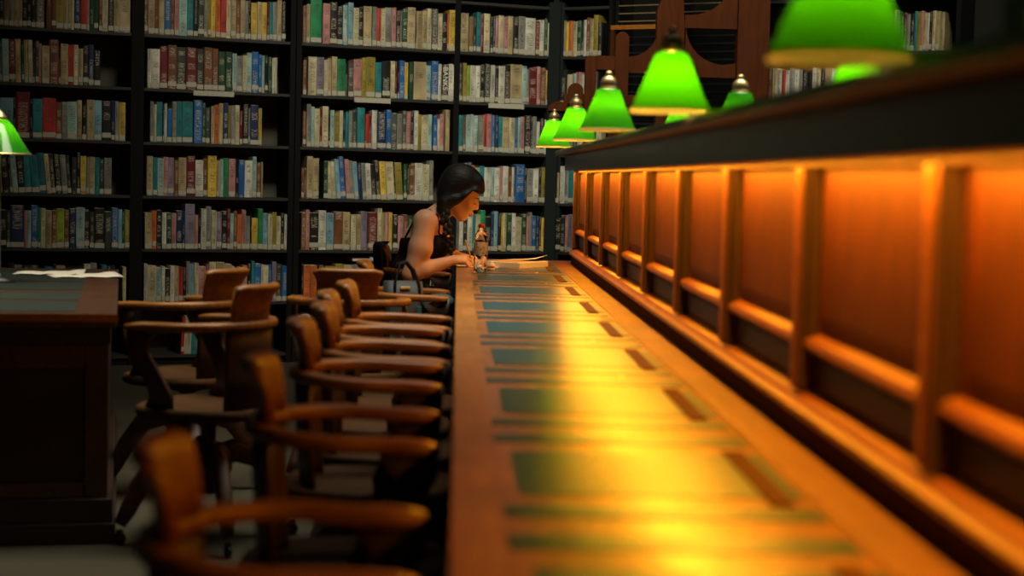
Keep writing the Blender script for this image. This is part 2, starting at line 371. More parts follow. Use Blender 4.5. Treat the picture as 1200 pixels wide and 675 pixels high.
# ------------------------------------------------------------------ green shaded lamps
def make_lamp(side=-1):
    t = empty('desk_lamp')
    # local origin: on the top shelf beside its front edge, lamp hangs out over side*x
    ox = side * 0.075
    zb = 0.014                                                          # shade rim above the shelf top
    sh = MB(); sh.lathe([(0.096, zb), (0.0935, zb + 0.005), (0.079, zb + 0.040), (0.063, zb + 0.078), (0.0475, zb + 0.116), (0.0405, zb + 0.133), (0.037, zb + 0.138), (0.027, zb + 0.1395),
                         (0.027, zb + 0.1370), (0.035, zb + 0.1355), (0.0385, zb + 0.131), (0.0455, zb + 0.115), (0.061, zb + 0.077), (0.077, zb + 0.039), (0.0915, zb + 0.005), (0.094, zb)], (ox, 0, 0), 48)
    shade = sh.build('lamp_shade', MT['green_glass'], t, smooth=True)
    rim = MB(); rim.lathe([(0.0935, zb - 0.0065), (0.0970, zb - 0.0065), (0.0975, zb + 0.001), (0.0960, zb + 0.0035), (0.0935, zb - 0.0005)], (ox, 0, 0), 48)
    rim.build('shade_rim', MT['opal'], shade, smooth=True)
    cp = MB(); cp.lathe([(0.0001, zb + 0.200), (0.008, zb + 0.198), (0.012, zb + 0.190), (0.009, zb + 0.183), (0.016, zb + 0.180), (0.024, zb + 0.172), (0.028, zb + 0.160), (0.0275, zb + 0.150), (0.024, zb + 0.1475),
                         (0.031, zb + 0.1455), (0.031, zb + 0.1405), (0.0001, zb + 0.140)], (ox, 0, 0), 28)
    cp.build('cap', MT['brass'], t, smooth=True)
    ar = MB(); ar.tube([(0.035*-side, 0, 0.010), (0, 0, 0.007), (ox*0.35, 0, 0.008), (ox*0.45, 0, 0.025), (ox*0.55, 0, 0.08), (ox*0.8, 0, 0.125), (ox, 0, 0.135)], 0.0045, 10); ar.build('arm', MT['brass'], t, smooth=True)
    bs = MB(); bs.lathe([(0.0001, 0.018), (0.012, 0.016), (0.020, 0.006), (0.024, 0.0008), (0.0001, 0.0008)], (-side*0.035, 0, 0), 20); bs.build('base', MT['brass'], t, smooth=True)
    sk = MB(); sk.lathe([(0.0001, 0.143), (0.012, 0.142), (0.012, 0.112), (0.0001, 0.112)], (ox, 0, 0), 14); sk.build('socket', MT['brass'], t, smooth=True)
    bl = MB(); bl.lathe([(0.0001, 0.1115), (0.008, 0.111), (0.010, 0.105), (0.016, 0.096), (0.016, 0.086), (0.010, 0.077), (0.0001, 0.073)], (ox, 0, 0), 16); bl.build('bulb', MT['bulb'], t, smooth=True)
    return t
def set_bulb(o, k):
    for c_ in o.children:
        if c_.name.startswith('bulb'):
            c_.data = c_.data.copy(); c_.data.materials[0] = emis('bulb', LAMP_COL, BULB_EMIT * k)
near_l = make_lamp(-1)
LL = [(0.51, 'green glass desk lamp at the near end of the long desk'), (2.29, 'largest green glass desk lamp, cut by the top edge'), (4.13, 'second nearest green glass lamp, bright lime, on the desk partition'),
      (5.87, 'green glass lamp in the middle of the row, darker green skirt'), (7.50, 'green glass lamp fourth in the row, overlapping the last one'), (9.18, 'smallest green glass lamp, last of the near row by the shelves')]
for i, (y, lab) in enumerate(LL):
    o = near_l if i == 0 else copy_tree(near_l)
    o.location = (0.583, y, 1.397); set_bulb(o, (0.4, 0.34, 1.25, 0.40, 0.9, 1.0)[i]); tag(o, lab, 'lamp', 'green lamps along the near edge of the partition')
far_l = make_lamp(1)
FL = [(2.29, 'green lamp on far edge of the partition, opposite the largest lamp'), (4.13, 'far-side green lamp, a green sliver under the largest shade'), (5.87, 'far-side green lamp, only its brass cap standing above the shelf'),
      (7.50, 'far-side green lamp hidden behind the fourth near lamp')]
for i, (y, lab) in enumerate(FL):
    o = far_l if i == 0 else copy_tree(far_l)
    o.location = (0.887, y, 1.397); set_bulb(o, (0.35, 0.9, 0.1, 0.4)[i]); tag(o, lab, 'lamp', 'green lamps along the far edge of the partition')
# box and card standing on the top shelf near the camera
t = empty('card_box', (0.815, 2.15, 1.3975)); tag(t, 'brown wooden card box with pale cards on the top shelf at far right', 'box')
MB().box(-0.05, 0.05, -0.02, 0.26, 0, 0.125).build('box_body', MT['box_brown'], t, bevel=0.004)
MB().box(-0.045, 0.045, -0.0225, -0.0203, 0.060, 0.085).build('label_card', MT['paper'], t)
MB().box(-0.0525, -0.0503, 0.02, 0.15, 0.060, 0.085).build('label_card', MT['paper'], t)

# ------------------------------------------------------------------ desk at left
a = math.radians(11.0)
ld = empty('side_desk', (-1.105, 5.60, 0), a)
tag(ld, 'dark wooden desk end at left with leather top and recessed end panel', 'desk')
o = MB().box(-1.5, 0.0, 0.0, 2.55, 0.715, 0.76).build('tabletop', MT['left_wood'], ld, bevel=0.006)
for y0, y1 in ((0.10, 0.52), (0.60, 1.0), (1.12, 1.52), (1.6, 2.4)):
    MB().box(-1.45, -0.135, y0, y1, 0.7602, 0.7615).build('leather_inset', MT['leather_dull'], o)
MB().box(-1.5, 0.004, -0.004, -0.0005, 0.735, 0.761).build('front_edge', MT['mould_wood'], o)
MB().box(-1.47, -0.02, 0.02, 2.5, 0.66, 0.7145).build('apron', MT['dark_wood'], ld)
MB().box(-0.10, -0.025, 0.03, 0.08, 0.15, 0.6595).build('corner_stile', MT['left_wood'], ld, bevel=0.004)
MB().box(-1.46, -0.1005, 0.05, 0.08, 0.15, 0.6595).build('end_panel', MT['dark_wood'], ld)
MB().box(-1.46, -0.101, 0.03, 0.0495, 0.15, 0.20).build('bottom_rail', MT['left_wood'], ld, bevel=0.004)
MB().box(-1.46, -0.101, 0.03, 0.0495, 0.58, 0.6595).build('upper_rail', MT['left_wood'], ld, bevel=0.004)
MB().box(-0.06, -0.03, 0.085, 2.45, 0.15, 0.6595).build('side_panel', MT['dark_wood'], ld)
b = MB(); b.box(-1.48, -0.008, 0.01, 2.47, 0.07, 0.1495); b.box(-1.49, 0.002, 0.0, 2.48, 0.0, 0.0695); b.build('plinth', MT['dark_wood'], ld, bevel=0.005)
# left desk lamp, on its own short stand
t = empty('desk_lamp', (-1.86, 7.0, 0.7617)); tag(t, 'green glass lamp at the left edge of the photo, above the dark desk', 'lamp')
sh = MB(); sh.lathe([(0.125, 0.52), (0.10, 0.56), (0.075, 0.60), (0.05, 0.64), (0.03, 0.66), (0.028, 0.655), (0.048, 0.635), (0.073, 0.597), (0.098, 0.557), (0.122, 0.52)], (0, 0, 0), 40)
s_ = sh.build('lamp_shade', MT['green_glass'], t, smooth=True)
r = MB(); r.lathe([(0.1215, 0.519), (0.1265, 0.519), (0.1265, 0.525), (0.1215, 0.5198)], (0, 0, 0), 40); r.build('shade_rim', MT['brass'], s_, smooth=True)
p = MB(); p.lathe([(0.07, 0.0), (0.07, 0.012), (0.03, 0.022), (0.008, 0.04), (0.007, 0.575), (0.0001, 0.576)], (0, 0, 0), 20); p.build('stand', MT['black_metal'], t, smooth=True)
p = MB(); p.lathe([(0.0001, 0.70), (0.014, 0.69), (0.026, 0.672), (0.030, 0.661), (0.0001, 0.6605)], (0, 0, 0), 20); p.build('cap', MT['brass'], t, smooth=True)
bl = MB(); bl.lathe([(0.0001, 0.625), (0.014, 0.615), (0.016, 0.60), (0.008, 0.58), (0.0001, 0.5765)], (0, 0, 0), 16); bl.build('bulb', emis('bulb', LAMP_COL, BULB_EMIT * 0.3), t, smooth=True)
# loose sheets on the left desk
for i, (x, y, r_, lab) in enumerate(((-1.62, 7.50, 0.4, 'white loose sheet of paper lying at the corner of the dark desk'), (-1.80, 7.62, 0.15, 'second loose paper sheet lying further left on the dark desk'))):
    b = MB()
    n = 8; g = [[b.bm.verts.new((-0.15 + 0.30*u/n, -0.105 + 0.21*v/n, 0.001 + 0.012 * (u/n)**3 * (v/n) + 0.004*math.sin(u*1.1)**2)) for v in range(n+1)] for u in range(n+1)]
    for u in range(n):
        for v in range(n): b.bm.faces.new((g[u][v], g[u+1][v], g[u+1][v+1], g[u][v+1]))
    o = b.build('paper_sheet', MT['paper'], smooth=True, loc=(x, y, 0.7618 + 0.001*i), rot=(0, 0, r_)); m_ = o.modifiers.new('thickness', 'SOLIDIFY'); m_.thickness = 0.0004; m_.offset = 1
    tag(o, lab, 'paper', 'loose papers on the left desk')

# ------------------------------------------------------------------ carved wooden screen beyond the lamps
cs = empty('carved_screen', (1.2, 10.6, 0)); cs.location = (0, 10.6, 0)
tag(cs, 'carved brown wooden screen with round-topped posts and curved brackets, behind the lamps', 'screen')
def arc(cx, cz, rx, rz, a0, a1, n=10): return [(cx + rx*math.cos(math.radians(a0 + (a1-a0)*i/n)), cz + rz*math.sin(math.radians(a0 + (a1-a0)*i/n))) for i in range(n+1)]
def post(x0, x1, ztop, z0=0.0, th=0.035, nm='post'):
    r = (x1 - x0) / 2
    b = MB(); b.prism([(x1, z0)] + arc((x0+x1)/2, ztop - r, r, r, 0, 180) + [(x0, z0)], -th, th, 'y'); return b.build(nm, MT['carved_wood'], cs, bevel=0.004)
post(0.768, 0.836, 2.0); post(0.950, 1.036, 2.15)
post(0.665, 0.76, 1.83, 1.70); post(0.545, 0.672, 1.715, 1.655)
b = MB(); b.prism([(1.225, 0), (1.375, 0), (1.375, 2.20), (1.361, 2.40), (1.361, 3.0), (1.245, 3.0), (1.245, 2.40), (1.20, 2.28)], -0.04, 0.04, 'y'); b.build('post', MT['carved_wood'], cs, bevel=0.004)
b = MB(); b.prism([(1.702, 0), (1.90, 0), (1.90, 3.0), (1.702, 3.0)], -0.05, 0.05, 'y'); b.build('post', MT['carved_wood'], cs, bevel=0.006)
# concave brackets
b = MB(); b.prism([(1.036, 1.90)] + [(1.224, 1.90), (1.224, 2.19)] + arc(1.03, 2.20, 0.190, 0.20, -5, -88, 10), -0.03, 0.03, 'y'); b.build('bracket', MT['carved_wood'], cs)
b = MB(); b.prism([(1.376, 1.885), (1.70, 1.885), (1.70, 1.975)] + arc(1.62, 2.20, 0.235, 0.235, -90, -180, 12), -0.03, 0.03, 'y'); b.build('bracket', MT['carved_wood'], cs)
b = MB(); b.prism([(1.376, 2.185), (1.70, 2.185), (1.70, 2.44)] + arc(1.40, 2.50, 0.26, 0.235, 0, -95, 12), -0.03, 0.03, 'y'); b.build('bracket', MT['carved_wood'], cs)
MB().box(0.8365, 1.2245, -0.025, 0.025, 1.915, 2.000).build('cross_rail', MT['carved_wood'], cs, bevel=0.003)
MB().box(0.640, 1.2245, -0.02, 0.02, 1.690, 1.765).build('cross_rail', MT['carved_wood'], cs, bevel=0.003)
MB().box(0.56, 1.2245, -0.02, 0.02, 1.640, 1.689).build('cross_rail', MT['carved_wood'], cs, bevel=0.003)
MB().box(0.545, 1.95, -0.07, 0.07, 0.0, 0.12).build('foot_rail', MT['carved_wood'], cs, bevel=0.006)
# ------------------------------------------------------------------ swivel captain's chairs (face local +x)
def make_chair():
    t = empty('swivel_chair')
    RZ = 0.735; HW = 0.225; RX = -0.19
    def path(n=36, back=RX, hw=HW, front=0.175):
        pts = []
        for i in range(6): pts.append((front - (front - 0.0) * i / 6, -hw + 0.012 * math.sin(PI * i / 6)))
        for i in range(n + 1):
            a = -PI/2 - PI * i / n; pts.append((0.0 + abs(back) * math.cos(a), hw * math.sin(a)))
        for i in range(1, 7): pts.append((front * i / 6, hw - 0.012 * math.sin(PI * i / 6)))
        return pts
    pp = path()
    n = len(pp)
    def sec(i):
        e = min(i, n - 1 - i)
        w_ = 0.056 if e < 3 else 0.048; h_ = 0.029 if e > 1 else (0.026 if e == 1 else 0.016)
        if e == 0: w_ = 0.04
        return rrect(w_, h_, 0.35, 4)
    MB().sweep([(x, y, RZ - 0.010 * max(0, min(1, (x + 0.19) / 0.36))) for x, y in pp], sec).build('arm_rail', MT['chair_wood'], t, smooth=True)
    # crest: tall curved back board on top of the rail, leaning back, rolled top
    rings = []; A = math.radians(34)
    for i in range(25):
        a = -A + 2 * A * i / 24; c_, s_ = math.cos(a), math.sin(a)
        e = min(i, 24 - i) / 24.0; hh = 0.120 * (0.93 + 0.07 * min(1, e * 9))
        sec2 = []
        for r_, z_ in ((0.172, 0.0), (0.178, 0.35), (0.194, 0.75), (0.206, 0.93), (0.222, 1.02), (0.244, 1.0), (0.254, 0.92), (0.246, 0.84), (0.224, 0.68), (0.208, 0.40), (0.202, 0.0)):
            rr = 0.168 + (r_ - 0.172) * 0.68
            sec2.append((-rr * c_ * (0.19/0.19), rr * s_ * 1.10, RZ + 0.0135 + hh * z_))
        rings.append(sec2)
    MB().loft(rings).build('backrest', MT['chair_wood'], t, smooth=True)
    # seat: saddle slab
    rings = []
    for zz, k in ((0.425, 0.93), (0.430, 0.98), (0.445, 1.0), (0.458, 0.985), (0.4625, 0.95), (0.457, 0.85), (0.453, 0.55), (0.452, 0.25), (0.452, 0.02)):
        rg = []
        for i in range(40):
            a = 2*PI*i/40; c_, s_ = math.cos(a), math.sin(a)
            ex = 0.62; x = math.copysign(abs(c_)**ex, c_) * 0.215 * k; y = math.copysign(abs(s_)**ex, s_) * 0.225 * k
            if x < 0: y *= 1 - 0.12 * (-x / 0.215)
            rg.append((x - 0.005, y, zz))
        rings.append(rg)
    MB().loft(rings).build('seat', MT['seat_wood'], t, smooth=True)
    # solid curved lower back from seat to rail
    rings = []
    for i in range(17):
        r = math.radians(-40 + 80*i/16); c_, s_ = math.cos(r), math.sin(r); rg = []
        for R, z_ in ((0.170, 0.454), (0.178, 0.56), (0.184, 0.66), (0.186, 0.719), (0.198, 0.719), (0.196, 0.66), (0.190, 0.56), (0.183, 0.454)): rg.append((-R*c_, R*1.14*s_, z_))
        rings.append(rg)
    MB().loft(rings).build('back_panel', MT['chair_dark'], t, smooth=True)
    # S-curved arm supports near the front
    for s_ in (-1, 1):
        pts = [(0.07, s_*0.190, 0.452), (0.055, s_*0.200, 0.50), (0.075, s_*0.214, 0.56), (0.115, s_*0.222, 0.62), (0.135, s_*0.224, 0.67), (0.125, s_*0.222, 0.715)]
        MB().sweep(pts, lambda i: rrect([0.11, 0.085, 0.065, 0.065, 0.085, 0.12][i], 0.022, 0.3, 3), up=(0, 1, 0)).build('arm_support', MT['chair_dark'], t, smooth=True)
    # pedestal
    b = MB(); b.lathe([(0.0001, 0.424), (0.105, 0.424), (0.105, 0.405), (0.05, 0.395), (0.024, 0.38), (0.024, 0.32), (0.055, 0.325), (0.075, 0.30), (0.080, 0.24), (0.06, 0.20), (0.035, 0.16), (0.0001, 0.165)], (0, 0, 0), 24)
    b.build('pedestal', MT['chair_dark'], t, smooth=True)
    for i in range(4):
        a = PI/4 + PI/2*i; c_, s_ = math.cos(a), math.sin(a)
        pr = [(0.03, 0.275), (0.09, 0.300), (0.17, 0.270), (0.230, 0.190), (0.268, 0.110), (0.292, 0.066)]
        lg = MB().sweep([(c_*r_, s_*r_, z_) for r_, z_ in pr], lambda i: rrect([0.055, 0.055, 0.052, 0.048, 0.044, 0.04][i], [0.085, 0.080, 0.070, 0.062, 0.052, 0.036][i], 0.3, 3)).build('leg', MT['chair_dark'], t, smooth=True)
        cc = (c_*0.292, s_*0.292, 0.0)
        k = MB(); k.lathe([(0.0001, 0.05), (0.012, 0.048), (0.012, 0.03), (0.0001, 0.03)], cc, 12)
        tx, ty = -s_, c_; rg = []
        for off in (-0.009, 0.009): rg.append([(cc[0] + tx*off + c_*0.02*math.cos(q*PI/6), cc[1] + ty*off + s_*0.02*math.cos(q*PI/6), 0.0205 + 0.02*math.sin(q*PI/6)) for q in range(12)])
        k.loft(rg); k.build('caster', MT['black_metal'], lg, smooth=True)
    return t
chair0 = make_chair()
CH = [(-0.215, 2.33, 0, 'nearest wooden swivel chair in the row, cut by the bottom edge'),
      (-0.205, 3.42, 0, 'second nearest wooden swivel chair along the long desk'),
      (-0.205, 4.33, 0, 'wooden swivel chair third in the row along the long desk'),
      (-0.190, 4.86, 0, 'wooden swivel chair squeezed close behind the third one in the row'),
      (-0.215, 5.36, 0, 'wooden swivel chair fifth in the row, its back mostly hidden'),
      (-0.190, 5.88, 0, 'wooden swivel chair with bright orange back just before the dark turned back'),
      (-0.425, 6.83, 92, 'wooden swivel chair turned away from the camera, dark outer back showing'),
      (-0.205, 7.31, 0, 'wooden swivel chair carrying the dark handbag, next to the woman'),
      (-0.205, 9.10, 0, 'wooden swivel chair the woman is sitting on'),
      (-0.815, 5.70, 156, 'dark wooden swivel chair nearest the left desk, back towards the row'),
      (-1.020, 6.55, 152, 'dark wooden swivel chair behind the other one at the left desk')]
chairs = []
for i, (x, y, rz, lab) in enumerate(CH):
    o = chair0 if i == 0 else copy_tree(chair0)
    o.location = (x, y, 0); o.rotation_euler = (0, 0, math.radians(rz)); tag(o, lab, 'chair', 'swivel chairs in the reading room'); chairs.append(o)
# ------------------------------------------------------------------ smooth implicit surfaces -> meshes
def smin(a, b, k):
    h = np.clip(0.5 + 0.5 * (b - a) / k, 0, 1); return b * (1 - h) + a * h - k * h * (1 - h)
class Field:
    def __init__(s, lo, hi, h):
        s.lo = np.array(lo, float); s.h = h; s.n = np.ceil((np.array(hi) - s.lo) / h).astype(int) + 1
        s.v = np.full(s.n, 0.06, np.float32)
    def _sl(s, lo, hi):
        a = np.clip(np.floor((np.array(lo) - s.lo) / s.h).astype(int), 0, s.n); b = np.clip(np.ceil((np.array(hi) - s.lo) / s.h).astype(int) + 1, 0, s.n)
        if np.any(b <= a): return None
        g = [s.lo[i] + s.h * np.arange(a[i], b[i]) for i in range(3)]
        return (slice(a[0], b[0]), slice(a[1], b[1]), slice(a[2], b[2])), g[0][:, None, None], g[1][None, :, None], g[2][None, None, :]
    def _put(s, sl, d, k, sub):
        if sub: s.v[sl] = -smin(-s.v[sl], d, k)
        else: s.v[sl] = smin(s.v[sl], d, k)
    def cap(s, a, b, r1, r2=None, k=0.02, sub=False):
        r2 = r1 if r2 is None else r2; a = np.array(a, float); b = np.array(b, float); m = max(r1, r2) + 0.05
        q = s._sl(np.minimum(a, b) - m, np.maximum(a, b) + m)
        if q is None: return
        sl, X, Y, Z = q; d = b - a; L2 = float(d @ d) + 1e-12
        t = np.clip(((X - a[0]) * d[0] + (Y - a[1]) * d[1] + (Z - a[2]) * d[2]) / L2, 0, 1)
        D = np.sqrt((X - a[0] - t*d[0])**2 + (Y - a[1] - t*d[1])**2 + (Z - a[2] - t*d[2])**2) - (r1 + (r2 - r1) * t)
        s._put(sl, D.astype(np.float32), k, sub)
    def chain(s, pts, rs, k=0.02):
        for i in range(len(pts) - 1): s.cap(pts[i], pts[i+1], rs[i], rs[i+1], k)
    def ell(s, c, r, R=None, k=0.02, sub=False):
        c = np.array(c, float); r = np.array(r, float); m = r.max() + 0.05
        q = s._sl(c - m, c + m)
        if q is None: return
        sl, X, Y, Z = q; P = [X - c[0], Y - c[1], Z - c[2]]
        if R is not None: P = [R[j][0]*P[0] + R[j][1]*P[1] + R[j][2]*P[2] for j in range(3)]
        k0 = np.sqrt((P[0]/r[0])**2 + (P[1]/r[1])**2 + (P[2]/r[2])**2); k1 = np.sqrt((P[0]/r[0]**2)**2 + (P[1]/r[1]**2)**2 + (P[2]/r[2]**2)**2) + 1e-9
        s._put(sl, (k0 * (k0 - 1) / k1).astype(np.float32), k, sub)
    def grids(s): return [s.lo[0] + s.h*np.arange(s.n[0])[:, None, None], s.lo[1] + s.h*np.arange(s.n[1])[None, :, None], s.lo[2] + s.h*np.arange(s.n[2])[None, None, :]]
    def mesh(s, name, m, parent=None, v=None):
        v = s.v if v is None else v
        I = v < 0; n = np.array(v.shape) - 1
        cnt = np.zeros(n, np.uint8)
        for dx in (0, 1):
            for dy in (0, 1):
                for dz in (0, 1): cnt += I[dx:dx+n[0], dy:dy+n[1], dz:dz+n[2]]
        act = np.argwhere((cnt > 0) & (cnt < 8)); idx = -np.ones(n, np.int64); idx[tuple(act.T)] = np.arange(len(act))
        pos = np.zeros((len(act), 3)); num = np.zeros(len(act))
        C8 = [(0,0,0),(1,0,0),(0,1,0),(1,1,0),(0,0,1),(1,0,1),(0,1,1),(1,1,1)]
        vals = [v[tuple((act + c).T)] for c in C8]
        for a in range(8):
            for ax in range(3):
                if C8[a][ax]: continue
                c2 = list(C8[a]); c2[ax] = 1; b = C8.index(tuple(c2))
                va, vb = vals[a], vals[b]; m_ = (va < 0) != (vb < 0)
                t = np.where(m_, va / np.where(m_, va - vb, 1), 0)
                p = np.array(C8[a], float)[None, :].repeat(len(act), 0); p[:, ax] += t
                pos += p * m_[:, None]; num += m_
        P = s.lo + (act + pos / num[:, None]) * s.h
        faces = []
        for ax in range(3):
            u, w = (ax + 1) % 3, (ax + 2) % 3
            sa = [slice(1, n[i]) for i in range(3)]; sa[ax] = slice(0, n[ax]); sb = list(sa); sb[ax] = slice(1, n[ax] + 1)
            A, B = I[tuple(sa)], I[tuple(sb)]; off = np.array([1, 1, 1]); off[ax] = 0
            for flip, mask in ((0, A & ~B), (1, ~A & B)):
                e = np.argwhere(mask) + off
                q = []
                for du, dw in ((0, 0), (-1, 0), (-1, -1), (0, -1)):
                    c = e.copy(); c[:, u] += du; c[:, w] += dw; q.append(idx[tuple(c.T)])
                q = np.stack(q, 1); faces.append(q[:, ::-1] if flip else q)
        Fc = np.concatenate(faces); Fc = Fc[(Fc >= 0).all(1)]
        me = bpy.data.meshes.new(name); me.vertices.add(len(P)); me.vertices.foreach_set('co', P.astype(np.float32).ravel())
        me.loops.add(Fc.size); me.loops.foreach_set('vertex_index', Fc.ravel().astype(np.int32))
        me.polygons.add(len(Fc)); me.polygons.foreach_set('loop_start', np.arange(0, Fc.size, 4, dtype=np.int32))
        me.update(calc_edges=True); me.validate()
        me.polygons.foreach_set('use_smooth', np.ones(len(me.polygons), bool))
        me.materials.append(m); o = bpy.data.objects.new(name, me); C.objects.link(o)
        if parent: o.parent = parent
        sm = o.modifiers.new('smooth', 'SMOOTH'); sm.factor = 0.5; sm.iterations = 1
        return o

# ------------------------------------------------------------------ the woman reading (faces +x)
hc = np.array([0.022, 9.075, 1.150])
up = np.array([0.42, 0.0, 0.9075]); fw = np.array([0.9075, 0.0, -0.42]); sd = np.array([0.0, 1.0, 0.0])
HR = [fw, sd, up]
def H(f, s_, u): return hc + fw*f + sd*s_ + up*u
R_SH = np.array([-0.165, 8.915, 0.995]); L_SH = np.array([-0.120, 9.235, 1.000])
R_EL = np.array([-0.235, 8.865, 0.722]); L_EL = np.array([-0.07, 9.32, 0.800])
R_WR = np.array([-0.012, 8.925, 0.800]); L_WR = np.array([0.075, 9.20, 0.790])
def torso(F, g=0.0, k=0.04):
    F.cap((-0.27, 9.02, 0.565), (-0.27, 9.13, 0.565), 0.125+g, k=k)                    # hips
    F.ell((-0.245, 9.075, 0.70), (0.105+g, 0.135+g, 0.13+g), k=k)                      # waist
    F.ell((-0.195, 9.075, 0.85), (0.105+g, 0.150+g, 0.14+g), k=k)                      # ribs
    F.cap((-0.165, 8.985, 0.965), (-0.155, 9.165, 0.965), 0.072+g, k=k)                # shoulder girdle
    F.ell((-0.105, 9.01, 0.865), (0.062+g, 0.062+g, 0.060+g), k=0.03)                  # bust
    F.ell((-0.100, 9.14, 0.865), (0.062+g, 0.062+g, 0.060+g), k=0.03)
def arms(F, g=0.0):
    F.ell(R_SH + (0, 0.012, 0), (0.064+g, 0.060+g, 0.066+g), k=0.03)
    F.chain([R_SH, (R_SH+R_EL)/2 + (0.012, -0.004, 0.0), R_EL], [0.056+g, 0.060+g, 0.043+g], 0.025)
    F.chain([R_EL, R_EL*0.68 + R_WR*0.32 + (0, 0, 0.002), R_WR], [0.043+g, 0.045+g, 0.025+g], 0.02)
    F.ell(L_SH - (0, 0.012, 0), (0.060+g, 0.060+g, 0.064+g), k=0.03)
    F.chain([L_SH, (L_SH+L_EL)/2, L_EL], [0.053+g, 0.052+g, 0.040+g], 0.025)
    F.chain([L_EL, L_EL*0.65 + L_WR*0.35, L_WR], [0.040+g, 0.040+g, 0.024+g], 0.02)
def legs(F, g=0.0, feet=True):
    for s_ in (-1, 1):
        y = 9.075 + s_*0.095
        hip = np.array([-0.26, y, 0.555]); kn = np.array([0.17, y + s_*0.03, 0.545]); an = np.array([0.13, y + s_*0.03, 0.10])
        F.chain([hip, kn], [0.090+g, 0.062+g], 0.04); F.chain([kn, (kn+an)/2 + (-0.015, 0, 0.05), an], [0.060+g, 0.055+g, 0.036+g], 0.03)
        if feet: F.chain([an + (-0.02, 0, -0.05), an + (0.08, 0, -0.06), an + (0.15, 0, -0.07)], [0.036, 0.032, 0.020], 0.02)
def neck_head(F):
    F.cap((-0.125, 9.075, 1.015), (-0.035, 9.075, 1.095), 0.058, 0.050, 0.035)
    F.ell(H(-0.012, 0, 0.030), (0.097, 0.076, 0.090), HR, 0.02)
    F.ell(H(0.030, 0, -0.040), (0.066, 0.060, 0.088), HR, 0.025)
    F.ell(H(0.052, 0, -0.112), (0.032, 0.030, 0.026), HR, 0.02)                          # chin
    for s_ in (-1, 1):
        F.cap(H(-0.01, s_*0.052, -0.070), H(0.050, s_*0.022, -0.118), 0.016, 0.014, 0.03)  # jaw line
        F.ell(H(0.062, s_*0.036, -0.042), (0.020, 0.022, 0.020), HR, 0.02)               # cheek
        F.ell(H(0.088, s_*0.031, -0.014), (0.012, 0.017, 0.010), HR, 0.010, sub=True)    # eye socket
        F.cap(H(0.089, s_*0.014, 0.004), H(0.078, s_*0.048, 0.006), 0.006, 0.004, 0.010)  # brow
        F.ell(H(0.076, s_*0.031, -0.015), (0.012, 0.013, 0.012), HR, 0.004)              # closed lid over the eye
        F.cap(H(0.086, s_*0.019, -0.021), H(0.080, s_*0.044, -0.022), 0.003, 0.002, 0.003)
        F.ell(H(-0.008, s_*0.077, -0.025), (0.018, 0.008, 0.030), HR, 0.006)             # ear
        F.ell(H(-0.002, s_*0.084, -0.022), (0.009, 0.004, 0.016), HR, 0.004, sub=True)
        F.cap(H(0.098, s_*0.010, -0.046), H(0.095, s_*0.011, -0.048), 0.007, 0.006, 0.008)  # nostril wings
    F.chain([H(0.086, 0, 0.000), H(0.097, 0, -0.018), H(0.106, 0, -0.038)], [0.008, 0.0085, 0.0105], 0.010)
    F.chain([H(0.086, -0.020, -0.079), H(0.097, 0, -0.075), H(0.088, 0.020, -0.079)], [0.004, 0.0065, 0.004], 0.006)  # upper lip
    F.chain([H(0.084, -0.017, -0.087), H(0.094, 0, -0.088), H(0.086, 0.017, -0.087)], [0.004, 0.0070, 0.004], 0.006)  # lower lip
def hand(F, wr, palm, sdir, fdir, ndir, curls, thumb, s=1.0):
    """palm from wrist to knuckles; four fingers of different lengths, three bones each; thumb from the side of the palm"""
    wr, palm = np.array(wr), np.array(palm)
    for q in (-0.024, -0.008, 0.008, 0.024):
        F.cap(wr + sdir*q*0.5, palm + sdir*q, 0.0155*s, 0.0115*s, 0.012)
    tips = []
    for (q, L), cu in zip(((-0.028, 0.80), (-0.010, 0.97), (0.010, 1.05), (0.028, 0.95)), curls):
        p = palm + sdir*q; ang = 0.0; pts = [p]; rs = [0.0095]
        for seg, (ln, r) in enumerate(((0.040*L, 0.0088), (0.026*L, 0.0080), (0.020*L, 0.0068))):
            ang += cu[seg]; d = fdir*math.cos(ang) + ndir*math.sin(ang); p = p + d*ln; pts.append(p); rs.append(r)
        F.chain(pts, rs, 0.0025); tips.append(pts[-1])
    F.chain([np.array(p) for p in thumb], [0.0130, 0.0110, 0.0098, 0.0080], 0.006)
    return tips
R_PALM = np.array([0.045, 8.945, 0.806]); L_PALM = np.array([0.135, 9.175, 0.782])
def hands(F):
    sdv = np.array([0.0, -0.80, 0.60]); sdv /= np.linalg.norm(sdv)        # little-finger side is outer and low; thumb side up / inward
    fd = R_PALM - R_WR; fd /= np.linalg.norm(fd); nd = np.cross(fd, sdv); nd = nd if nd[2] < 0 else -nd
    # order little .. index along -sdv..sdv
    hand(F, R_WR, R_PALM, -np.array([0.0, -0.85, -0.52]), fd, np.array([0.12, 0.50, -0.86]) , ((1.0, .9, .6), (0.85, .8, .5), (0.6, .7, .4), (0.35, .6, .3)),
         ((0.005, 8.955, 0.800), (0.035, 8.982, 0.792), (0.062, 8.990, 0.788), (0.082, 8.988, 0.778)))
    hand(F, L_WR, L_PALM, np.array([0.10, -0.99, 0.05]), np.array([0.95, 0.18, -0.25]), np.array([-0.25, 0.0, -0.97]), ((.18, .22, .1), (.15, .2, .1), (.15, .2, .1), (.15, .25, .1)),
         ((0.085, 9.175, 0.783), (0.110, 9.135, 0.778), (0.138, 9.118, 0.775), (0.158, 9.112, 0.773)))
F = Field((-0.42, 8.78, -0.005), (0.30, 9.42, 1.30), 0.0045)
torso(F); arms(F); legs(F); neck_head(F); hands(F)
woman = F.mesh('person', MT['skin'])
tag(woman, 'woman with dark braided hair in a black camisole, bent over the desk reading', 'person')
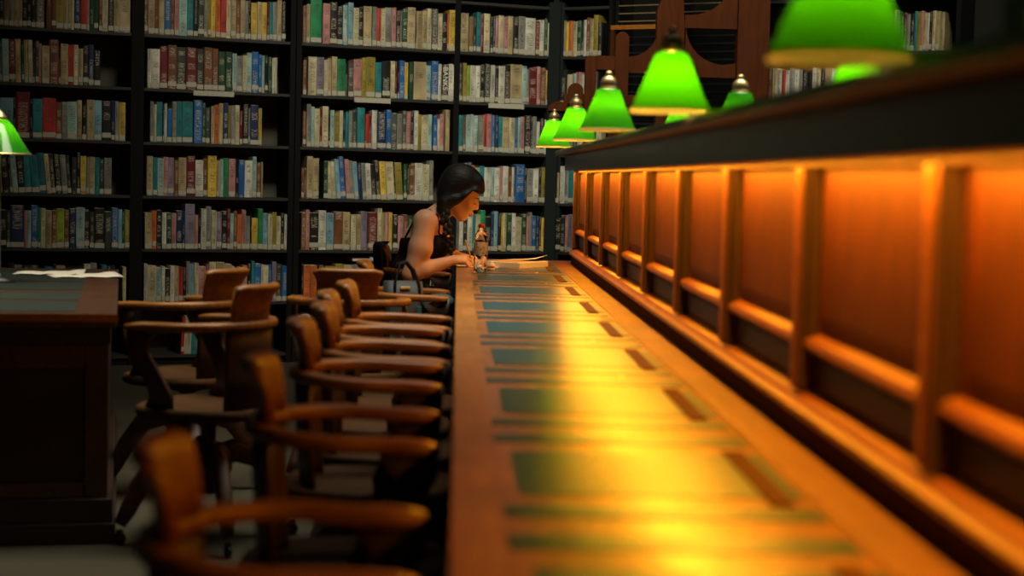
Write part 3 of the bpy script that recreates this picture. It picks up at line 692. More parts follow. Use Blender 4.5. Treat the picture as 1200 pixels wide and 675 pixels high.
# camisole: follows the torso, ends below the armpits
Fc = Field((-0.40, 8.86, 0.50), (0.02, 9.30, 1.0), 0.005); torso(Fc, 0.006, 0.04)
X, Y, Z = Fc.grids()
vc = np.maximum(Fc.v, (Z - (0.925 + 0.10*(X + 0.10) + 0.05*np.clip(np.abs(Y - 9.075) - 0.05, -0.03, 0.03))).astype(np.float32)); vc = np.maximum(vc, (0.56 - Z + 0*X + 0*Y).astype(np.float32))
Fc.mesh('camisole', MT['black_cloth'], woman, vc)
def SF(q):
    t_ = (q - F.lo) / F.h; i_ = np.clip(np.floor(t_).astype(int), 0, F.n - 2); f_ = t_ - i_; v_ = F.v[i_[0]:i_[0]+2, i_[1]:i_[1]+2, i_[2]:i_[2]+2]
    v_ = v_[0]*(1-f_[0]) + v_[1]*f_[0]; v_ = v_[0]*(1-f_[1]) + v_[1]*f_[1]; return float(v_[0]*(1-f_[2]) + v_[1]*f_[2])
for s_ in (-1, 1):
    y = 9.075 + s_*0.118
    pts = []
    for q in [(-0.045, y + s_*-0.02, 0.915), (-0.055, y, 0.945), (-0.07, y, 0.985), (-0.10, y + s_*0.01, 1.03), (-0.145, y + s_*0.012, 1.055), (-0.20, y + s_*0.005, 1.035), (-0.25, y - s_*0.01, 0.975), (-0.285, y - s_*0.02, 0.915)]:
        q = np.array(q)
        for _ in range(12):
            g_ = np.array([(SF(q + e_) - SF(q - e_)) / 0.012 for e_ in np.eye(3) * 0.006]); g_ /= np.linalg.norm(g_) + 1e-6
            q = q - g_ * (SF(q) - 0.0035)
        pts.append(tuple(q))
    MB().tube(pts, 0.0050, 8).build('camisole_strap', MT['black_cloth'], woman, smooth=True)
Fp = Field((-0.42, 8.84, 0.06), (0.28, 9.32, 0.72), 0.006)
Fp.cap((-0.27, 9.02, 0.565), (-0.27, 9.13, 0.565), 0.131, k=0.04); Fp.ell((-0.25, 9.075, 0.66), (0.112, 0.142, 0.08), k=0.04); legs(Fp, 0.008, False)
X, Y, Z = Fp.grids(); vp_ = np.maximum(Fp.v, (0.12 - Z + 0*X + 0*Y).astype(np.float32)); Fp.mesh('trousers', MT['jeans'], woman, vp_)
for s_ in (-1, 1):
    y = 9.075 + s_*0.125; Fs = Field((0.05, y - 0.06, 0.0), (0.36, y + 0.06, 0.16), 0.005)
    Fs.chain([(0.11, y, 0.045), (0.21, y, 0.040), (0.285, y, 0.030)], [0.044, 0.040, 0.028], 0.02); Fs.cap((0.125, y, 0.06), (0.13, y, 0.11), 0.042, 0.043, 0.02)
    X, Y, Z = Fs.grids(); Fs.mesh('shoe', MT['black_cloth'], woman, np.maximum(Fs.v, (0.004 - Z + 0*X + 0*Y).astype(np.float32)))
# hair: cap over the skull sweeping over the near temple, nape and a braid over the near shoulder
Fh = Field((-0.20, 8.86, 0.80), (0.20, 9.24, 1.32), 0.0045)
Fh.ell(H(-0.022, 0, 0.048), (0.117, 0.096, 0.102), HR, 0.02)
Fh.ell(H(-0.060, -0.01, -0.010), (0.075, 0.085, 0.085), HR, 0.03)
Fh.cap(H(0.050, -0.035, 0.085), H(0.080, -0.040, 0.058), 0.036, 0.024, 0.025)
Fh.cap(H(0.050, 0.035, 0.085), H(0.080, 0.040, 0.058), 0.036, 0.024, 0.025)
Fh.chain([H(0.060, -0.066, 0.040), H(0.030, -0.076, -0.005), H(-0.015, -0.078, -0.045), H(-0.06, -0.07, -0.08)], [0.028, 0.026, 0.024, 0.030], 0.02)
Fh.chain([H(0.060, 0.066, 0.040), H(0.030, 0.076, -0.005), H(-0.015, 0.078, -0.045)], [0.024, 0.022, 0.020], 0.02)
Fh.cap(H(-0.06, -0.045, -0.06), (-0.075, 9.000, 1.065), 0.048, 0.036, 0.03)
# cut the face free
P_ = Fh.grids(); fx = (P_[0]-hc[0])*fw[0] + (P_[2]-hc[2])*fw[2] + 0*P_[1]; fu = (P_[0]-hc[0])*up[0] + (P_[2]-hc[2])*up[2] + 0*P_[1]
face = np.maximum(0.034 - fx + 0.35*fu, fu - 0.035 - 0*fx); Fh.v = -smin(-Fh.v, face.astype(np.float32), 0.008)
br = [(-0.078, 8.992, 1.065), (-0.066, 8.966, 1.035), (-0.062, 8.948, 1.005), (-0.054, 8.938, 0.972), (-0.048, 8.936, 0.940), (-0.040, 8.940, 0.908), (-0.034, 8.944, 0.878), (-0.030, 8.946, 0.852)]
for i, p in enumerate(br):
    w_ = 0.029 - 0.0014*i; o_ = 0.010 * (1 if i % 2 else -1)
    for q in (-1, 1): Fh.ell((p[0] + q*0.011 + o_*0.4, p[1] + o_*0.3, p[2] + q*0.007), (w_*0.62, w_*0.62, w_*0.80), None, 0.004)
Fh.cap((-0.030, 8.946, 0.850), (-0.026, 8.948, 0.815), 0.014, 0.005, 0.006)
Fh.mesh('hair', MT['hair'], woman)
lp = MB(); 
for zc, r_ in ((-0.0765, 0.0068), (-0.0875, 0.0074)):
    pts = [H(0.0860, -0.018, zc - 0.003), H(0.0940, -0.008, zc), H(0.0965, 0, zc), H(0.0940, 0.008, zc), H(0.0860, 0.018, zc - 0.003)]
    lp.tube([tuple(p) for p in pts], [0.002, r_*0.8, r_, r_*0.8, 0.002], 10, 0.7, up=tuple(up))
lp.build('lips', MT['lips'], woman, smooth=True)
for s_ in (-1, 1):
    b = MB(); b.tube([tuple(H(0.089, s_*0.018, -0.019)), tuple(H(0.0905, s_*0.031, -0.024)), tuple(H(0.081, s_*0.045, -0.022))], [0.0012, 0.0022, 0.0012], 6); b.build('eyelashes', MT['hair'], woman)
    b = MB(); b.tube([tuple(H(0.0955, s_*0.014, 0.006)), tuple(H(0.091, s_*0.031, 0.012)), tuple(H(0.078, s_*0.050, 0.007))], [0.002, 0.0032, 0.0016], 6); b.build('eyebrow', MT['hair'], woman)
# pencil in her near hand
b = MB(); b.tube([(0.088, 8.985, 0.768), (0.080, 8.975, 0.80), (0.045, 8.930, 0.905)], [0.0012, 0.004, 0.004], 8)
tag(b.build('pencil', MT['yellow_cover'], smooth=True), 'yellow pencil held in her near hand', 'pencil')

# ------------------------------------------------------------------ things on the desk near her
def page_block(x0, x1, y0, y1, z0, z1, nm, m, parent, rot=0, loc=None): return MB().box(x0, x1, y0, y1, z0, z1).build(nm, m, parent)
nb = empty('notebook', (0.325, 9.10, TZ + 0.0016), math.radians(-33)); tag(nb, 'open notebook with yellow cover, white pages curling up, on the desk', 'notebook')
b = MB(); b.box(-0.105, 0.105, -0.15, 0.15, 0.001, 0.032); b.build('page_block', MT['paper'], nb, bevel=0.002)
b = MB(); b.box(-0.107, 0.107, -0.152, 0.152, 0, 0.0009); b.build('back_cover', MT['yellow_cover'], nb)
b = MB(); b.hexa([(-0.106, -0.10, 0.0322), (0.080, -0.13, 0.0322), (0.080, 0.151, 0.0322), (-0.106, 0.151, 0.0322), (-0.106, -0.10, 0.0340), (0.080, -0.13, 0.0340), (0.080, 0.151, 0.0340), (-0.106, 0.151, 0.0340)]); b.build('front_cover', MT['yellow_cover'], nb)
g = MB(); n = 10
R_ = [[g.bm.verts.new((-0.10 + 0.20*u/n, 0.02 + 0.13*v/n, 0.0350 + 0.030*(u/n)**2 * (0.4 + 0.6*v/n))) for v in range(n+1)] for u in range(n+1)]
for u in range(n):
    for v in range(n): g.bm.faces.new((R_[u][v], R_[u+1][v], R_[u+1][v+1], R_[u][v+1]))
o = g.build('curled_page', MT['paper'], nb, smooth=True); m_ = o.modifiers.new('thickness', 'SOLIDIFY'); m_.thickness = 0.0004
b = MB(); b.box(-0.11, 0.10, -0.08, 0.08, 0, 0.004); o = b.build('writing_pad', MT['paper'], loc=(0.115, 9.03, TZ + 0.0018), rot=(0, 0, 0.1), bevel=0.001); tag(o, 'cream sheet pad lying under her hands at the desk edge', 'paper')
t = empty('correction_bottle', (0.180, 8.74, TZ + 0.0016)); tag(t, 'small cream bottle with red mark beside the water bottle', 'bottle')
b = MB(); b.lathe([(0.0001, 0), (0.018, 0.0), (0.019, 0.003), (0.019, 0.030), (0.015, 0.036), (0.0001, 0.036)], (0, 0, 0), 20); b.build('body', MT['paper'], t, smooth=True)
b = MB(); b.lathe([(0.010, 0.0365), (0.010, 0.045), (0.0001, 0.046)], (0, 0, 0), 16); b.build('cap', MT['paper'], t, smooth=True)
b = MB(); b.lathe([(0.0192, 0.012), (0.0194, 0.012), (0.0194, 0.020), (0.0192, 0.020)], (0, 0, 0), 20); b.build('red_band', MT['red_plastic'], t)
# water bottle
t = empty('water_bottle', (0.122, 8.555, TZ + 0.0014)); tag(t, 'clear plastic water bottle with a red cap standing by her hand', 'bottle')
prof = [(0.0001, 0.004), (0.026, 0.0), (0.034, 0.006), (0.0355, 0.03), (0.034, 0.045), (0.0355, 0.06), (0.034, 0.075), (0.0355, 0.09), (0.0355, 0.150), (0.034, 0.165), (0.030, 0.185), (0.020, 0.206), (0.0135, 0.214), (0.0135, 0.222), (0.0001, 0.2221)]
MB().lathe(prof, (0, 0, 0), 32).build('bottle_body', MT['glass'], t, smooth=True)
MB().lathe([(0.0001, 0.2225), (0.0155, 0.2225), (0.0158, 0.238), (0.014, 0.2405), (0.0001, 0.2408)], (0, 0, 0), 24).build('cap', MT['red_plastic'], t, smooth=True)
MB().lathe([(0.0358, 0.088), (0.0362, 0.089), (0.0362, 0.148), (0.0358, 0.149)], (0, 0, 0), 32).build('label', MT['bottle_label'], t, smooth=True)

# ------------------------------------------------------------------ handbag, jumper and jacket

bag = empty('handbag', (-0.225, 7.29, 0.4630), math.radians(12)); tag(bag, 'dark grey handbag with looped handle standing on a chair seat', 'bag')
rings = []
for z_, a_, b_ in ((0.0, 0.080, 0.070), (0.01, 0.088, 0.078), (0.12, 0.090, 0.075), (0.25, 0.086, 0.058), (0.322, 0.082, 0.042), (0.322, 0.074, 0.032), (0.28, 0.070, 0.028)):
    rings.append([(math.copysign(abs(math.cos(2*PI*i/32))**0.55, math.cos(2*PI*i/32))*a_, math.copysign(abs(math.sin(2*PI*i/32))**0.55, math.sin(2*PI*i/32))*b_, z_) for i in range(32)])
MB().loft(rings).build('bag_body', MT['bag'], bag, smooth=True)
for s_ in (-1, 1):
    MB().tube([(-0.045, s_*0.050, 0.25), (-0.042, s_*0.045, 0.32), (-0.020, s_*0.032, 0.395), (0.010, s_*0.026, 0.405), (0.040, s_*0.032, 0.37), (0.062, s_*0.042, 0.31), (0.066, s_*0.052, 0.24)], 0.0065, 8).build('handle', MT['black_cloth'], bag, smooth=True)
MB().box(-0.022, 0.022, -0.056, -0.048, 0.290, 0.303).build('clasp', MT['brass'], bag, bevel=0.002)
for x_ in (-0.058, 0.058):
    MB().box(x_ - 0.010, x_ + 0.010, -0.079, -0.071, 0.06, 0.22).build('side_strap', MT['teal_cloth'], bag, bevel=0.002)
Fj = Field((-0.22, 7.10, 0.44), (0.04, 7.50, 0.80), 0.007)
for c_, r_ in (((-0.085, 7.30, 0.52), (0.085, 0.13, 0.07)), ((-0.075, 7.29, 0.61), (0.080, 0.11, 0.06)), ((-0.080, 7.30, 0.69), (0.072, 0.10, 0.040)), ((-0.05, 7.27, 0.70), (0.05, 0.06, 0.028))): Fj.ell(c_, r_, None, 0.03)
X, Y, Z = Fj.grids(); Fj.v += (0.004*np.sin(55*X + 20*Y)*np.sin(40*Z + 30*Y)).astype(np.float32); vj = np.maximum(Fj.v, (0.4630 - Z + 0*X + 0*Y).astype(np.float32))
tag(Fj.mesh('folded_jumper', MT['teal_cloth'], None, vj), 'teal folded jumper lying next to the handbag', 'clothes')
# jacket hung over the back of the woman's chair
jk = []
for zz, g_ in ((0.600, 0.012), (0.70, 0.010), (0.80, 0.012), (0.860, 0.014), (0.878, 0.006)):
    rg = []
    for i in range(25):
        a_ = math.radians(-38 + 76*i/24); R0 = 0.222 + g_ + 0.006*math.sin(i*1.9 + zz*20); rg.append((-0.205 - R0*math.cos(a_), 9.10 + R0*1.08*math.sin(a_), zz))
    for i in range(24, -1, -1):
        a_ = math.radians(-38 + 76*i/24); R0 = (0.222 + g_ - 0.008) if zz < 0.87 else 0.190; rg.append((-0.205 - R0*math.cos(a_), 9.10 + R0*1.08*math.sin(a_), zz))
    jk.append(rg)
tag(MB().loft(jk).build('jacket', MT['black_cloth'], smooth=True), 'black jacket hung over the back of the woman\'s chair', 'jacket')
# ------------------------------------------------------------------ books
BC = {'b': ('beige', (0.42, 0.33, 0.17)), 't': ('tan', (0.22, 0.15, 0.08)), 'k': ('black', (0.012, 0.012, 0.012)), 'K': ('charcoal', (0.035, 0.045, 0.035)),
      'w': ('white', (0.60, 0.58, 0.48)), 'c': ('cream', (0.55, 0.49, 0.29)), 'y': ('yellow', (0.62, 0.42, 0.06)), 'Y': ('olive', (0.30, 0.24, 0.035)),
      'r': ('red', (0.45, 0.035, 0.025)), 'R': ('maroon', (0.13, 0.012, 0.015)), 'p': ('pink', (0.48, 0.22, 0.20)), 'o': ('orange', (0.55, 0.13, 0.03)),
      'g': ('green', (0.02, 0.24, 0.09)), 'G': ('dark green', (0.015, 0.065, 0.030)), 'l': ('lime green', (0.25, 0.35, 0.03)), 'e': ('teal', (0.02, 0.20, 0.22)),
      'E': ('pale aqua', (0.30, 0.46, 0.42)), 'u': ('blue', (0.015, 0.11, 0.32)), 'U': ('navy', (0.012, 0.030, 0.085)), 'a': ('light blue', (0.20, 0.38, 0.46)),
      'n': ('brown', (0.17, 0.065, 0.03)), 's': ('grey', (0.24, 0.24, 0.21)), 'S': ('dark grey', (0.075, 0.075, 0.07)), 'v': ('mauve', (0.22, 0.18, 0.25))}
def book_mat(key, c):
    m, nt, b = mat('book_' + BC[key][0].replace(' ', '_')); L = nt.links.new
    lum = 0.3*c[0] + 0.6*c[1] + 0.1*c[2]
    ink = (0.55, 0.50, 0.36) if lum < 0.14 else (0.03, 0.03, 0.035)
    uv = nt.nodes.new('ShaderNodeUVMap'); sp = nt.nodes.new('ShaderNodeSeparateXYZ'); L(uv.outputs[0], sp.inputs[0])
    oi = nt.nodes.new('ShaderNodeObjectInfo')
    mp = nt.nodes.new('ShaderNodeMapping'); mp.inputs['Scale'].default_value = (3.0, 230, 1); L(uv.outputs[0], mp.inputs['Vector'])
    n1 = nt.nodes.new('ShaderNodeTexNoise'); n1.inputs['Scale'].default_value = 1.0; n1.inputs['Detail'].default_value = 1; L(mp.outputs[0], n1.inputs['Vector'])
    def math_(op, a, bb):
        n = nt.nodes.new('ShaderNodeMath'); n.operation = op
        for i, v in enumerate((a, bb)):
            if isinstance(v, (int, float)): n.inputs[i].default_value = v
            elif v is not None: L(v, n.inputs[i])
        return n.outputs[0]
    # u: fractional part across the spine, v: metres up the spine (plus a per-book offset)
    fu = math_('FRACT', sp.outputs[0], None)
    mid = math_('LESS_THAN', math_('ABSOLUTE', math_('SUBTRACT', fu, 0.5), None), 0.24)
    txt = math_('GREATER_THAN', n1.outputs['Fac'], 0.52)
    n3 = nt.nodes.new('ShaderNodeTexNoise'); n3.inputs['Scale'].default_value = 1.0; n3.inputs['Detail'].default_value = 0
    mp3 = nt.nodes.new('ShaderNodeMapping'); mp3.inputs['Scale'].default_value = (0.01, 16, 1); L(uv.outputs[0], mp3.inputs['Vector']); L(mp3.outputs[0], n3.inputs['Vector'])
    band = math_('GREATER_THAN', n3.outputs['Fac'], 0.47)
    fac = math_('MULTIPLY', math_('MULTIPLY', mid, txt), math_('MULTIPLY', band, 0.6))
    n4 = nt.nodes.new('ShaderNodeTexNoise'); n4.inputs['Scale'].default_value = 1.0; n4.inputs['Detail'].default_value = 2
    mp4 = nt.nodes.new('ShaderNodeMapping'); mp4.inputs['Scale'].default_value = (0.9, 5, 1); L(uv.outputs[0], mp4.inputs['Vector']); L(mp4.outputs[0], n4.inputs['Vector'])
    base = nt.nodes.new('ShaderNodeValToRGB')
    base.color_ramp.elements[0].color = rgba([x*0.6 for x in c]); base.color_ramp.elements[1].color = rgba([min(1, x*1.3 + 0.004) for x in c])
    base.color_ramp.elements[0].position = 0.3; base.color_ramp.elements[1].position = 0.7
    L(n4.outputs['Fac'], base.inputs['Fac'])
    mx = nt.nodes.new('ShaderNodeMix'); mx.data_type = 'RGBA'; L(fac, mx.inputs['Factor']); L(base.outputs['Color'], mx.inputs['A']); mx.inputs['B'].default_value = rgba(ink)
    L(mx.outputs['Result'], b.inputs['Base Color']); setp(b, Roughness=0.42)
    return m
KEYS = list(BC); BM = {k: book_mat(k, BC[k][1]) for k in KEYS}
BOOKS = [
    ('A', 0, -0.935, -0.037, 'b55 t65 k55 s46 k55 t54 s55 b55 b45 k55 k46 k55 S96 _2 n55 n56 Y86 b46 b45 c35 U76 r66 p35 G55 G56 n45 c66 k65 b66 b126'),
    ('A', 1, -0.933, -0.216, 'b55 c65 k55 E66 S25 E76 R76 b66 G35 b46 c56 k24 S46 p35 b85 n107 R24 b86 r65 c56 b54 k65 U66 k74'),
    ('A', 2, -0.932, -0.061, 't65 k55 n54 k45 a145 k35 R148 k35 e105 r146 n64 s65 E105 b55 k54 b86 a85 k106 U46 s45 y75'),
    ('A', 3, -0.930, -0.142, '_5 t64 r55 b84 k75 k34 E66 k76 e75 e85 e76 c56 k55 k65 s65 K45 K55 k46 y65 s34 b65 e55 K54 s85'),
    ('A', 4, -0.929, 0.041, 'n65 k75 b75 k74 K44 U147 p35 E45 u76 g36 c55 b65 n55 l86 n55 U75 E96 k55 K55 k116 K75 u76 a46 G35 Y65 w65 _3 w25'),
    ('A', 5, -0.927, -0.046, 's54 w54 k65 s64 k55 s64 k65 S74 _5 u64 k35 b75 k94 k65 w55 s55 _4 e45 k45 U35 _6 c34'),
    ('B', 0, 0.032, 0.954, 'n76 b76 n56 b65 u76 n45 p56 E96 e76 k56 K76 s45 Y46 y56 o56 r76 c55 b66 n56 b56 s45 k36 y75 b55 y65 R36 e45 s55 b56 k56'),
    ('B', 1, 0.072, 0.903, 'w45 w106 R97 n107 K117 R127 K87 n107 n77 G86 G86 E55 s75 c55 E66 u86 u45 E35 k45 G55 w35 c35'),
    ('B', 2, 0.092, 0.807, 's46 c35 e76 k24 w36 u64 s56 e66 e127 _1 u107 G46 S55 _1 b45 o56 b56 U66 Y36 s56 c56 R44 k66 s25 U106 y45'),
    ('B', 3, 0.074, 0.818, 'b76 e55 E75 p55 v75 n55 b96 R106 w95 n55 y107 b45 E45 g65 p85 k45 u75 w95 E56 n54 b25'),
    ('B', 4, 0.067, 0.982, 'b85 o55 k65 w55 G64 p54 U76 U35 v118 p44 k35 w66 s67 c66 v65 k65 R46 E45 n45 o54 p56 s54 k25 y73 g66 a65 c55 Y55 c54 k45 w35'),
    ('B', 5, 0.066, 0.993, 'w45 c104 E64 w44 k64 w54 b55 r54 k44 s46 a55 c56 p94 n45 c86 b106 b95 w34 g54 w54 p55 k56 e46 u86 w35 c65 u45 v56 K76 u75'),
    ('B', 6, 0.301, 0.482, 'r35 c35 w45 e55 w55 w45 k34'),
    ('C', 0, 1.067, 2.135, 'n45 b46 g129 _1 p87 k87 k66 E56 a67 c66 k56 b96 k16 s56 r46 c56 s76 p56 k56 s25 G66 b97 k15 b76 b56 c57 S77 c55 k66 o25 y97'),
    ('C', 1, 1.073, 2.137, 'n44 _2 c96 v86 c45 b45 b66 g95 k34 S64 p96 Y56 Y107 e75 _1 k96 c56 R35 k25 u66 y45 _1 G56 b146 E65 u86 w46 k85* w56 w45'),
    ('C', 2, 1.079, 2.096, 'n44 s57 E46 c66 R36 c77 k24 E56 Y65 c45 U34 e45 s45 K56 e97 k14 r45 R34 w66 k16 U105 u67 S76 s65 S56 p56 k46 w56 Y45 c85 E55 _1 u55 w34 p56 _2 b57'),
    ('C', 3, 1.073, 1.988, 'n33 n33 b77 b77 _5 G56 c56 c56 a56 u67 p56 s56 a56 U45 s55 w65 k55 k56 y76 c96 k26 Y86 G46 G24 n75 w96 c85 s57'),
    ('C', 4, 1.079, 2.113, 'n56 p46 k106 w86 a85 n106 b86 k14 c65 b55 v76 k15 R106 c57 b46 p46 y46 k65 p65 n55 G65 k65 c65 e65 b65 k65 w65 u65'),
    ('C', 5, 1.085, 2.121, 'k26 o65 o65 k85 Y95 Y86 c75 s65 b55 n85 b65 a85 E56 n55 k96 k65 c65 U65 b65 k65 w65 s65'),
    ('C', 6, 1.045, 1.229, 's75 w45 w55 w45'),
    ('D', 0, 2.148, 2.819, 'b116 _1 t55 k35 e57 R46 c77 k36 U36 p45 c66 p56 b66 k65 s87 w126 R55 w66 G46 c35'),
    ('D', 1, 2.156, 2.809, 'K46 Y46 l46 w66 w55 k56 K66 w56 k45 w76 k66 b137 E56 s35 R96 p46 n66 y25'),
    ('D', 2, 2.164, 2.819, 'e55 n34 E76 w36 E56 s76 r46 p66 u46 U46 e56 b96 c75 u35 E45 p56 k76 k36 s56 w44 k65 w45'),
    ('D', 3, 2.172, 2.816, 'k54 p46 u47 o46 c55 e55 w75 E45 w65 p35 w65 n45 w35 k15 u107 k35 s75 w65 k35 Y56'),
    ('D', 4, 2.181, 2.825, 'w55 k55 w66 e46 c66 g67 k75 U46 a57 k46 y35 c46 G66 w57 c85 G66 p45 s37 u56 U46 k35 y65'),
    ('E', 0, 0.011, 0.340, 'k35 s46 y45 o45 c55 G56 k35 w36 n46 b46 Y57 k45'),
    ('E', 1, 0.035, 0.325, 'k65 c54 E44 p44 w44 w44 b45 k55'),
    ('E', 2, 0.045, 0.355, 'k45 w45 s45 U45 c45 w55 e55 k45 c55'),
    ('E', 3, 0.015, 0.372, 'b43 w56 s45 e55 e56 E45 U46 w45 g45 c45 e55'),
    ('E', 4, 0.025, 0.383, 'k65 k46 p36 v57 U66 u45 E45 w45 k45 c55 e55'),
    ('F', 0, 2.309, 2.682, 'b55 o45 n45 b46 k65 k55 R45 s54 k65 e45 Y55 p45 b55 w45 k45 c55 b65 b75'),
    ('F', 1, 1.516, 2.070, 'k55 n45 c55 w45 r35 w45 s55 w45 s35 k55 k45 w45 c45 k45 b65 w45 G55 b45'),]
LEAN = {('C', 3): (5, 20, -4.5), ('A', 3): (1, 14, -5), ('A', 1): (0, 10, -1.5), ('C', 6): (0, 9, -11), ('B', 6): (0, 9, 2)}
items = []
for bay, k, s0, s1, txt in BOOKS:
    toks = txt.split(); tot = 0
    for t in toks: tot += float(t[1:]) if t[0] == '_' else float(t.rstrip('*')[1:-1])
    sc = (s1 - s0) / tot; s = s0; i = 0
    for t in toks:
        if t[0] == '_': s += float(t[1:]) * sc; continue
        star = t.endswith('*'); t = t.rstrip('*')
        w_ = float(t[1:-1]) * sc; h_ = 0.158 + 0.0155 * int(t[-1]) + rnd.uniform(-0.010, 0.010)
        ln = LEAN.get((bay, k)); a = 0.0
        if ln and ln[0] <= i <= ln[1]: a = math.radians(ln[2] + rnd.uniform(-.5, .5))
        items.append(dict(bay=bay, row=k, i=i, key=t[0], s=s, w=w_, h=min(h_, 0.299), lean=a, star=star, d=rnd.uniform(0.13, 0.19), off=rnd.uniform(0, 0.012), lab=rnd.random() < 0.82, lh=rnd.choice((-0.003, 0.0, 0.0, 0.003, 0.012))))
        s += w_; i += 1
def visible(it):
    b, k, s = it['bay'], it['row'], it['s'] + it['w'] / 2
    if b == 'A' and k == 0 and False: return 0
    if b == 'A' and s < -0.81: return 0
    v = 1.0
    if k == 0: v *= {'A': 0.55, 'B': 0.9}.get(b, 1)
    if b == 'A' and k == 5: v *= 0.2
    if b == 'C' and k == 4 and s > 1.82: v *= 0.1
    if b == 'C' and k == 5 and s > 1.18: v *= 0.3
    if b == 'D' and k == 3 and s < 2.38: v *= 0.25
    if b == 'D' and k == 4 and s < 2.25: v *= 0.3
    if b == 'B' and k == 5 and s > 0.42: v *= 0.7
    if b == 'B' and k == 6: v *= 0.5
    if b == 'C' and k == 6: v *= 0.8
    if b == 'E' and k in (1, 2): v *= 0.4
    if b == 'F': v *= 0.6
    if b == 'D' and k == 2 and s > 2.7: v *= 0.3
    return v
for it in items: it['area'] = it['w'] * it['h'] * visible(it)
items_sorted = sorted(items, key=lambda q: -q['area'])
for q in items_sorted[:300]: q['solo'] = True
ORD = ['zeroth', 'first', 'second', 'third', 'fourth', 'fifth', 'sixth', 'seventh', 'eighth', 'ninth', 'tenth', 'eleventh', 'twelfth', 'thirteenth']
BAYN = {'A': 'leftmost bookcase', 'B': 'second bookcase', 'C': 'bookcase behind woman', 'D': 'bookcase behind bottle', 'E': 'bookcase past the corner', 'F': 'far right bookcase'}
SHN = ['top shelf', 'second shelf', 'third shelf', 'fourth shelf', 'fifth shelf', 'sixth shelf', 'bottom shelf']
def add_book(mb, uvl, it, mi, x0, z0, seg=3, Mx=None, rough=False):
    """cover with rounded spine, as a closed shell: spine at y~0, boards back to depth d"""
    w_, h_, d_ = it['w'] - 0.0012, it['h'], it['d']
    prof = []
    for q in range(seg + 1):
        a = PI * q / seg
        prof.append((w_/2 - w_/2*math.cos(a), 0.004 - 0.004*math.sin(a), q/seg))
    prof += [(w_, d_, 1.0), (w_, d_, 0.0)][:1] + [(0, d_, 0.0)]
    bm = mb.bm; off = it['i'] * 7 + it['row'] * 31 + ord(it['bay'])
    ca, sa = math.cos(it['lean']), math.sin(it['lean'])
    def T(x, y, z):
        xx = x*ca + z*sa; zz = -x*sa + z*ca
        if sa < 0: zz -= 0; 
        p = Vector((x0 + xx, y + it['off'], z0 + zz + abs(sa) * (w_ if sa > 0 else 0)))
        return (Mx @ p) if Mx else p
    lo = [bm.verts.new(T(p[0], p[1], 0.0)) for p in prof]; hi = [bm.verts.new(T(p[0], p[1], h_)) for p in prof]
    n = len(prof)
    for a in range(n):
        b = (a + 1) % n
        f = bm.faces.new((lo[a], lo[b], hi[b], hi[a])); f.material_index = mi
        us = [prof[a][2], prof[b][2], prof[b][2], prof[a][2]] if a < seg else [0.02, 0.04, 0.04, 0.02]
        for lp, u, v in zip(f.loops, us, (0, 0, h_, h_)): lp[uvl].uv = (min(max(u, 0.001), 0.999) + off, v + off * 0.37)
    for vs, pz in ((lo[::-1], 0), (hi, 1)):
        f = bm.faces.new(vs); f.material_index = mi
        for lp in f.loops: lp[uvl].uv = (0.02 + off, 0.0)
    return T
def label_box(mb, it, T, mi=0):
    w_ = it['w'] - 0.0012; z0 = 0.006 + it['lh']; z1 = z0 + 0.030; a = 0.0012; e = -0.0012
    if w_ < 0.014: z1 = z0 + 0.034
    v = [mb.bm.verts.new(T(*p)) for p in ((a, 0.0025, z0), (w_-a, 0.0025, z0), (w_-a, 0.0025, z1), (a, 0.0025, z1), (a, e, z0), (w_-a, e, z0), (w_-a, e, z1), (a, e, z1))]
    for f in ((4,5,6,7), (0,4,7,3), (1,2,6,5), (3,7,6,2), (0,1,5,4)):
        fa = mb.bm.faces.new([v[q] for q in f]); fa.material_index = mi
stuff = MB(); suv = stuff.bm.loops.layers.uv.new('UVMap')
NK = len(KEYS)
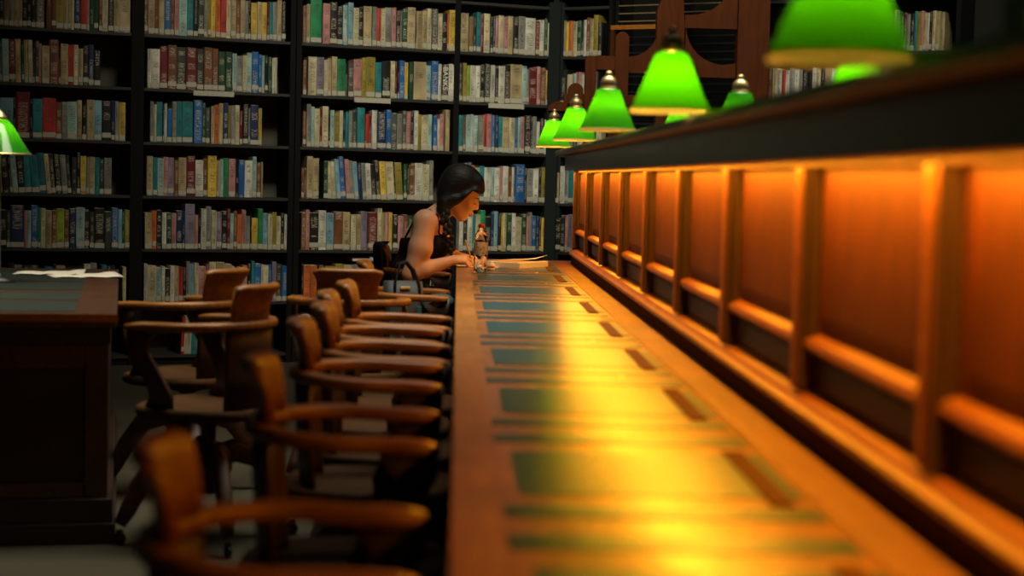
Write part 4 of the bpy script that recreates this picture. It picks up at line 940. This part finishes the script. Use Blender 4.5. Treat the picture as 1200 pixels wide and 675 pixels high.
for it in items:
    Mx = MW if it['bay'] in 'ABCD' else ME
    z = rowz(it['row']) + 0.0008
    if not it.get('solo'):
        T = add_book(stuff, suv, it, KEYS.index(it['key']), it['s'], z, 2, Mx)
        if it['lab']: label_box(stuff, it, T, NK)
        continue
    same = [q for q in items if q['bay'] == it['bay'] and q['row'] == it['row'] and q['key'] == it['key'] and (q['bay'] != 'A' or q['s'] + q['w'] > -0.811)]
    same.sort(key=lambda q: q['s']); pos = same.index(it) + 1; cn = BC[it['key']][0]
    size = 'thick' if it['w'] > 0.046 else ('thin' if it['w'] < 0.026 else '')
    if it['h'] > 0.262: size = (size + ' tall').strip()
    nm = (size + ' ' + cn + ' book').strip()
    if len(same) == 1: wh = 'the only %s one on %s of %s' % (cn, SHN[it['row']], BAYN[it['bay']])
    else: wh = '%s %s from left on %s, %s' % (ORD[min(pos, 13)], cn, SHN[it['row']], BAYN[it['bay']])
    mb = MB(); uvl = mb.bm.loops.layers.uv.new('UVMap')
    T = add_book(mb, uvl, it, 0, 0, 0, 4)
    o = mb.build('book', BM[it['key']])
    o.matrix_world = Mx @ Matrix.Translation((it['s'], 0, z))
    tag(o, nm + ', ' + wh, 'book', 'library books on the wall of shelves')
    if it['lab']:
        lm = MB(); label_box(lm, it, T); lb = lm.build('spine_label', MT['spine_label'], o)
    # page block showing above the boards
    w_, h_, d_ = it['w'] - 0.0012, it['h'], it['d']
    pm = MB(); pm.hexa([T(*p) for p in ((0.0025, 0.008, h_-0.004), (w_-0.0025, 0.008, h_-0.004), (w_-0.0025, d_-0.003, h_-0.004), (0.0025, d_-0.003, h_-0.004),
                        (0.0025, 0.008, h_+0.0006), (w_-0.0025, 0.008, h_+0.0006), (w_-0.0025, d_-0.003, h_+0.0006), (0.0025, d_-0.003, h_+0.0006))])
    pm.build('page_block', MT['pages'], o)
    if it['star'] or (it['bay'] == 'C' and it['row'] == 0 and it['i'] == 2):
        cu = bpy.data.curves.new('title', 'FONT'); cu.body = 'BANKS' if it['star'] else 'THOUSAND\nSHADOWS'
        cu.body = 'BANKS' if it['star'] else ''
        if cu.body:
            cu.size = 0.050; cu.extrude = 0.0004; cu.align_x = 'LEFT'; cu.align_y = 'CENTER'
            to = bpy.data.objects.new('title_text', cu); C.objects.link(to)
            dg = bpy.context.evaluated_depsgraph_get(); me = bpy.data.meshes.new_from_object(to.evaluated_get(dg)); bpy.data.objects.remove(to)
            me.materials.clear(); me.materials.append(MT['paper'])
            to = bpy.data.objects.new('title_text', me); C.objects.link(to); to.parent = o
            # text runs down the spine
            to.matrix_local = Matrix.Translation((w_/2, it['off'] - 0.0012, h_ - 0.012)) @ Matrix(((0, 1, 0, 0), (0, 0, -1, 0), (-1, 0, 0, 0), (0, 0, 0, 1)))
o = stuff.build('book', [BM[k] for k in KEYS] + [MT['spine_label']])
tag(o, 'thinner and half-hidden library books between the others on all the shelves', 'books', None, 'stuff')
_seen = {}
for ob in list(C.objects):
    if ob.parent is None and ob.get('label'): _seen.setdefault(ob['label'], []).append(ob.name)
for kk_, vv_ in _seen.items():
    if len(vv_) > 1 or len(kk_.split()) > 16: print('LABELCHECK', kk_, vv_)
# a few books lying flat on the low shelf behind the woman's jacket
bz = rowz(5)
for q, (s, hh, key, lab) in enumerate(((1.50, 0.022, 'n', 'brown book lying on top of the low row, left of the blue one'), (1.62, 0.03, 'u', 'blue book lying on top of the low row beside the hanging jacket'))):
    mb = MB(); mb.box(-0.07, 0.07, 0.01, 0.16, 0, hh); o = mb.build('book', BM[key], bevel=0.003)
    o.matrix_world = MW @ Matrix.Translation((s, 0, bz + 0.2605)); tag(o, lab, 'book', 'library books on the wall of shelves')
    MB().box(-0.067, 0.067, 0.0095, 0.157, 0.004, hh - 0.004).build('page_block', MT['pages'], o)
